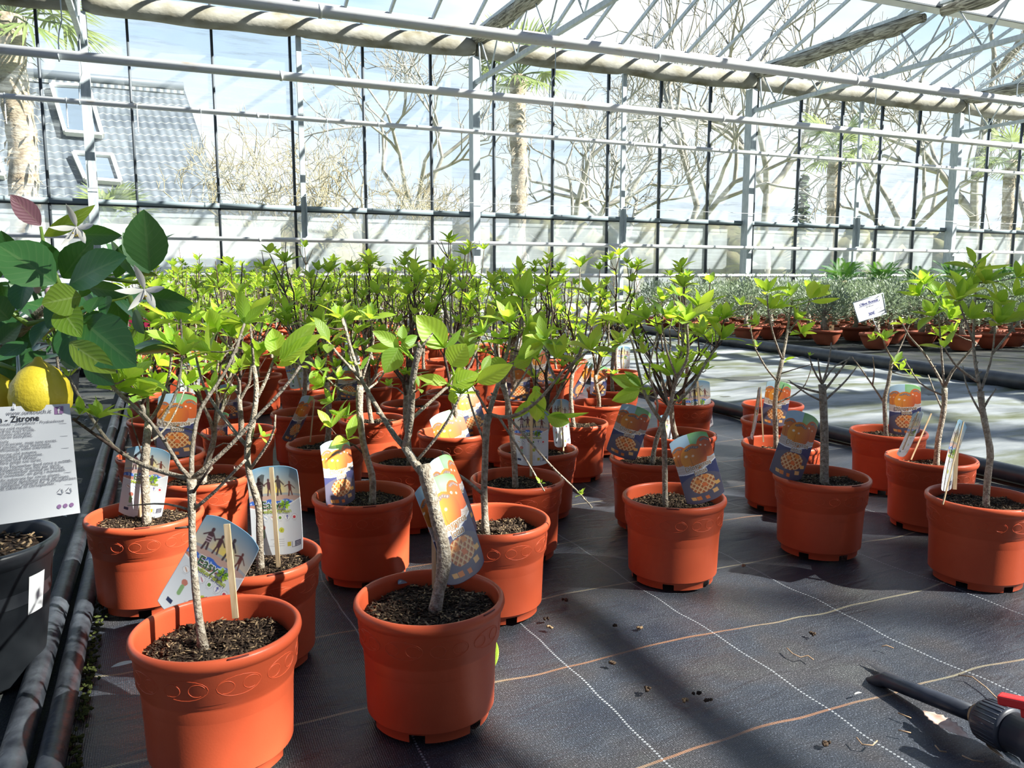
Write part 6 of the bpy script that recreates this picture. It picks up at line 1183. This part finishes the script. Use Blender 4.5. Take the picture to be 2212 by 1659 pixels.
for i, (pl, lb) in enumerate([(((1700, 1400), (1712, 1412), (1730, 1420), (1745, 1416), (1757, 1425)), 'curved reddish twig lying right of the white thread'), (((2070, 1458), (2100, 1462), (2130, 1485), (2165, 1520)), 'thin dark twig running down to the red handle'), (((1905, 1396), (1915, 1394), (1930, 1400)), 'short brown twig above the cut in the fabric'), (((1940, 1540), (1955, 1546), (1968, 1551)), 'short brown twig left of the oak leaf'), (((1850, 1593), (1862, 1608), (1885, 1610), (1895, 1600)), 'curled brown husk near the bottom edge'), (((2078, 1632), (2100, 1642), (2125, 1646)), 'straight brown stem below the valve shadow'), (((1940, 1577), (1955, 1580), (1968, 1583)), 'pale short stem below the oak leaf'), (((2020, 1610), (2030, 1622), (2045, 1624)), 'thin pale-tipped twig below the oak leaf'), (((1415, 1238), (1425, 1242), (1432, 1240)), 'tiny yellow stem at the base of the lone front-row pot')]):
    b = MB(); b.tube([onz(x, y, .004) for x, y in pl], .0011, 'dry_leaf', 5); tag(b.build('twig'), lb, 'twig', 'twigs on the fabric')
for i in range(42):
    px, py = R.uniform(150, 290), R.uniform(865, 1190)
    p = onz(px, py); p[0] = min(p[0], -.30) if py < 1250 else p[0]
    p = np.array([R.uniform(-1.0, -.30), R.uniform(1.7, 4.6), .004]); b = MB(); b.leaf(p, (math.cos(i), math.sin(i), 0), (0, 0, 1), R.uniform(.015, .03), R.uniform(.006, .013), 'petal' if i % 3 else 'dry_leaf', .2, .3, 4, .9, R, 1)
    o = b.build('fallen_petal' if i % 3 else 'fallen_leaf'); o.modifiers.new('thickness', 'SOLIDIFY').thickness = .0005
    tag(o, ('small white citrus petal' if i % 3 else 'small tan dry leaf') + ' scattered on the dark fabric of the left aisle', 'petal' if i % 3 else 'leaf', 'petals on the left aisle' if i % 3 else 'dry leaves on the left aisle')

# ------------------------------------------------------------------ unseen bare trees added outside to shade the beds and pots
def shade_tree(seed, H, r0, first, label, loc):
    R = random.Random(seed); b = MB(); n = 16; P = [np.array([0.12 * math.sin(k * .7 + seed), 0.12 * math.cos(k * .6), H * k / n]) for k in range(n + 1)]; b.tube(P, np.linspace(r0, r0 * .3, n + 1), 'far_bark', 10)
    def grow(p, d, L, r, lv):
        q, dd, pts = p, d, [p]
        for k in range(3): dd = U(dd + np.array([R.gauss(0, .17), R.gauss(0, .17), R.gauss(.05, .1)])); q = q + dd * L / 3; pts.append(q)
        b.tube(pts, np.linspace(r, r * .6, 4), 'far_bark', 5 if lv < 2 else 3, cap=False)
        if lv >= 4: return
        for k in range(3):
            a = R.uniform(0, 6.28); grow(pts[R.choice((1, 2, 3)) if k else 3], U(dd * .75 + U(np.cross(dd, [math.cos(a), math.sin(a), .3])) * .6), L * R.uniform(.6, .85), r * .6, lv + 1)
    for k in range(14):
        t = first + (1 - first) * k / 14; a = k * 2.4 + seed; i = int(t * n); grow(P[i], U(np.array([math.cos(a), math.sin(a), .55])), H * .17 * (1.25 - t), r0 * .38 * (1.1 - t), 0)
    o = b.build('added_shade_tree'); o.location = loc; tag(o, label, 'tree', 'added unseen shade trees behind the photographer'); return o
shade_tree(3, 21, .34, .55, 'added leafless tree unseen behind the viewer, its trunk placed to shade the right-hand pots', (13.9, -8.0, -.2))
shade_tree(5, 17, .30, .40, 'second added leafless tree for dappled shade, unseen behind and right of the viewer', (10.4, -9.5, -.2))
shade_tree(8, 19, .32, .40, 'third added leafless tree for dappled shade, unseen behind and right of the viewer', (18.5, -9.0, -.2))
shade_tree(9, 18, .30, .35, 'fourth added leafless tree for dappled shade, unseen right of the viewer beyond the greenhouse', (23.5, -7.0, -.2))
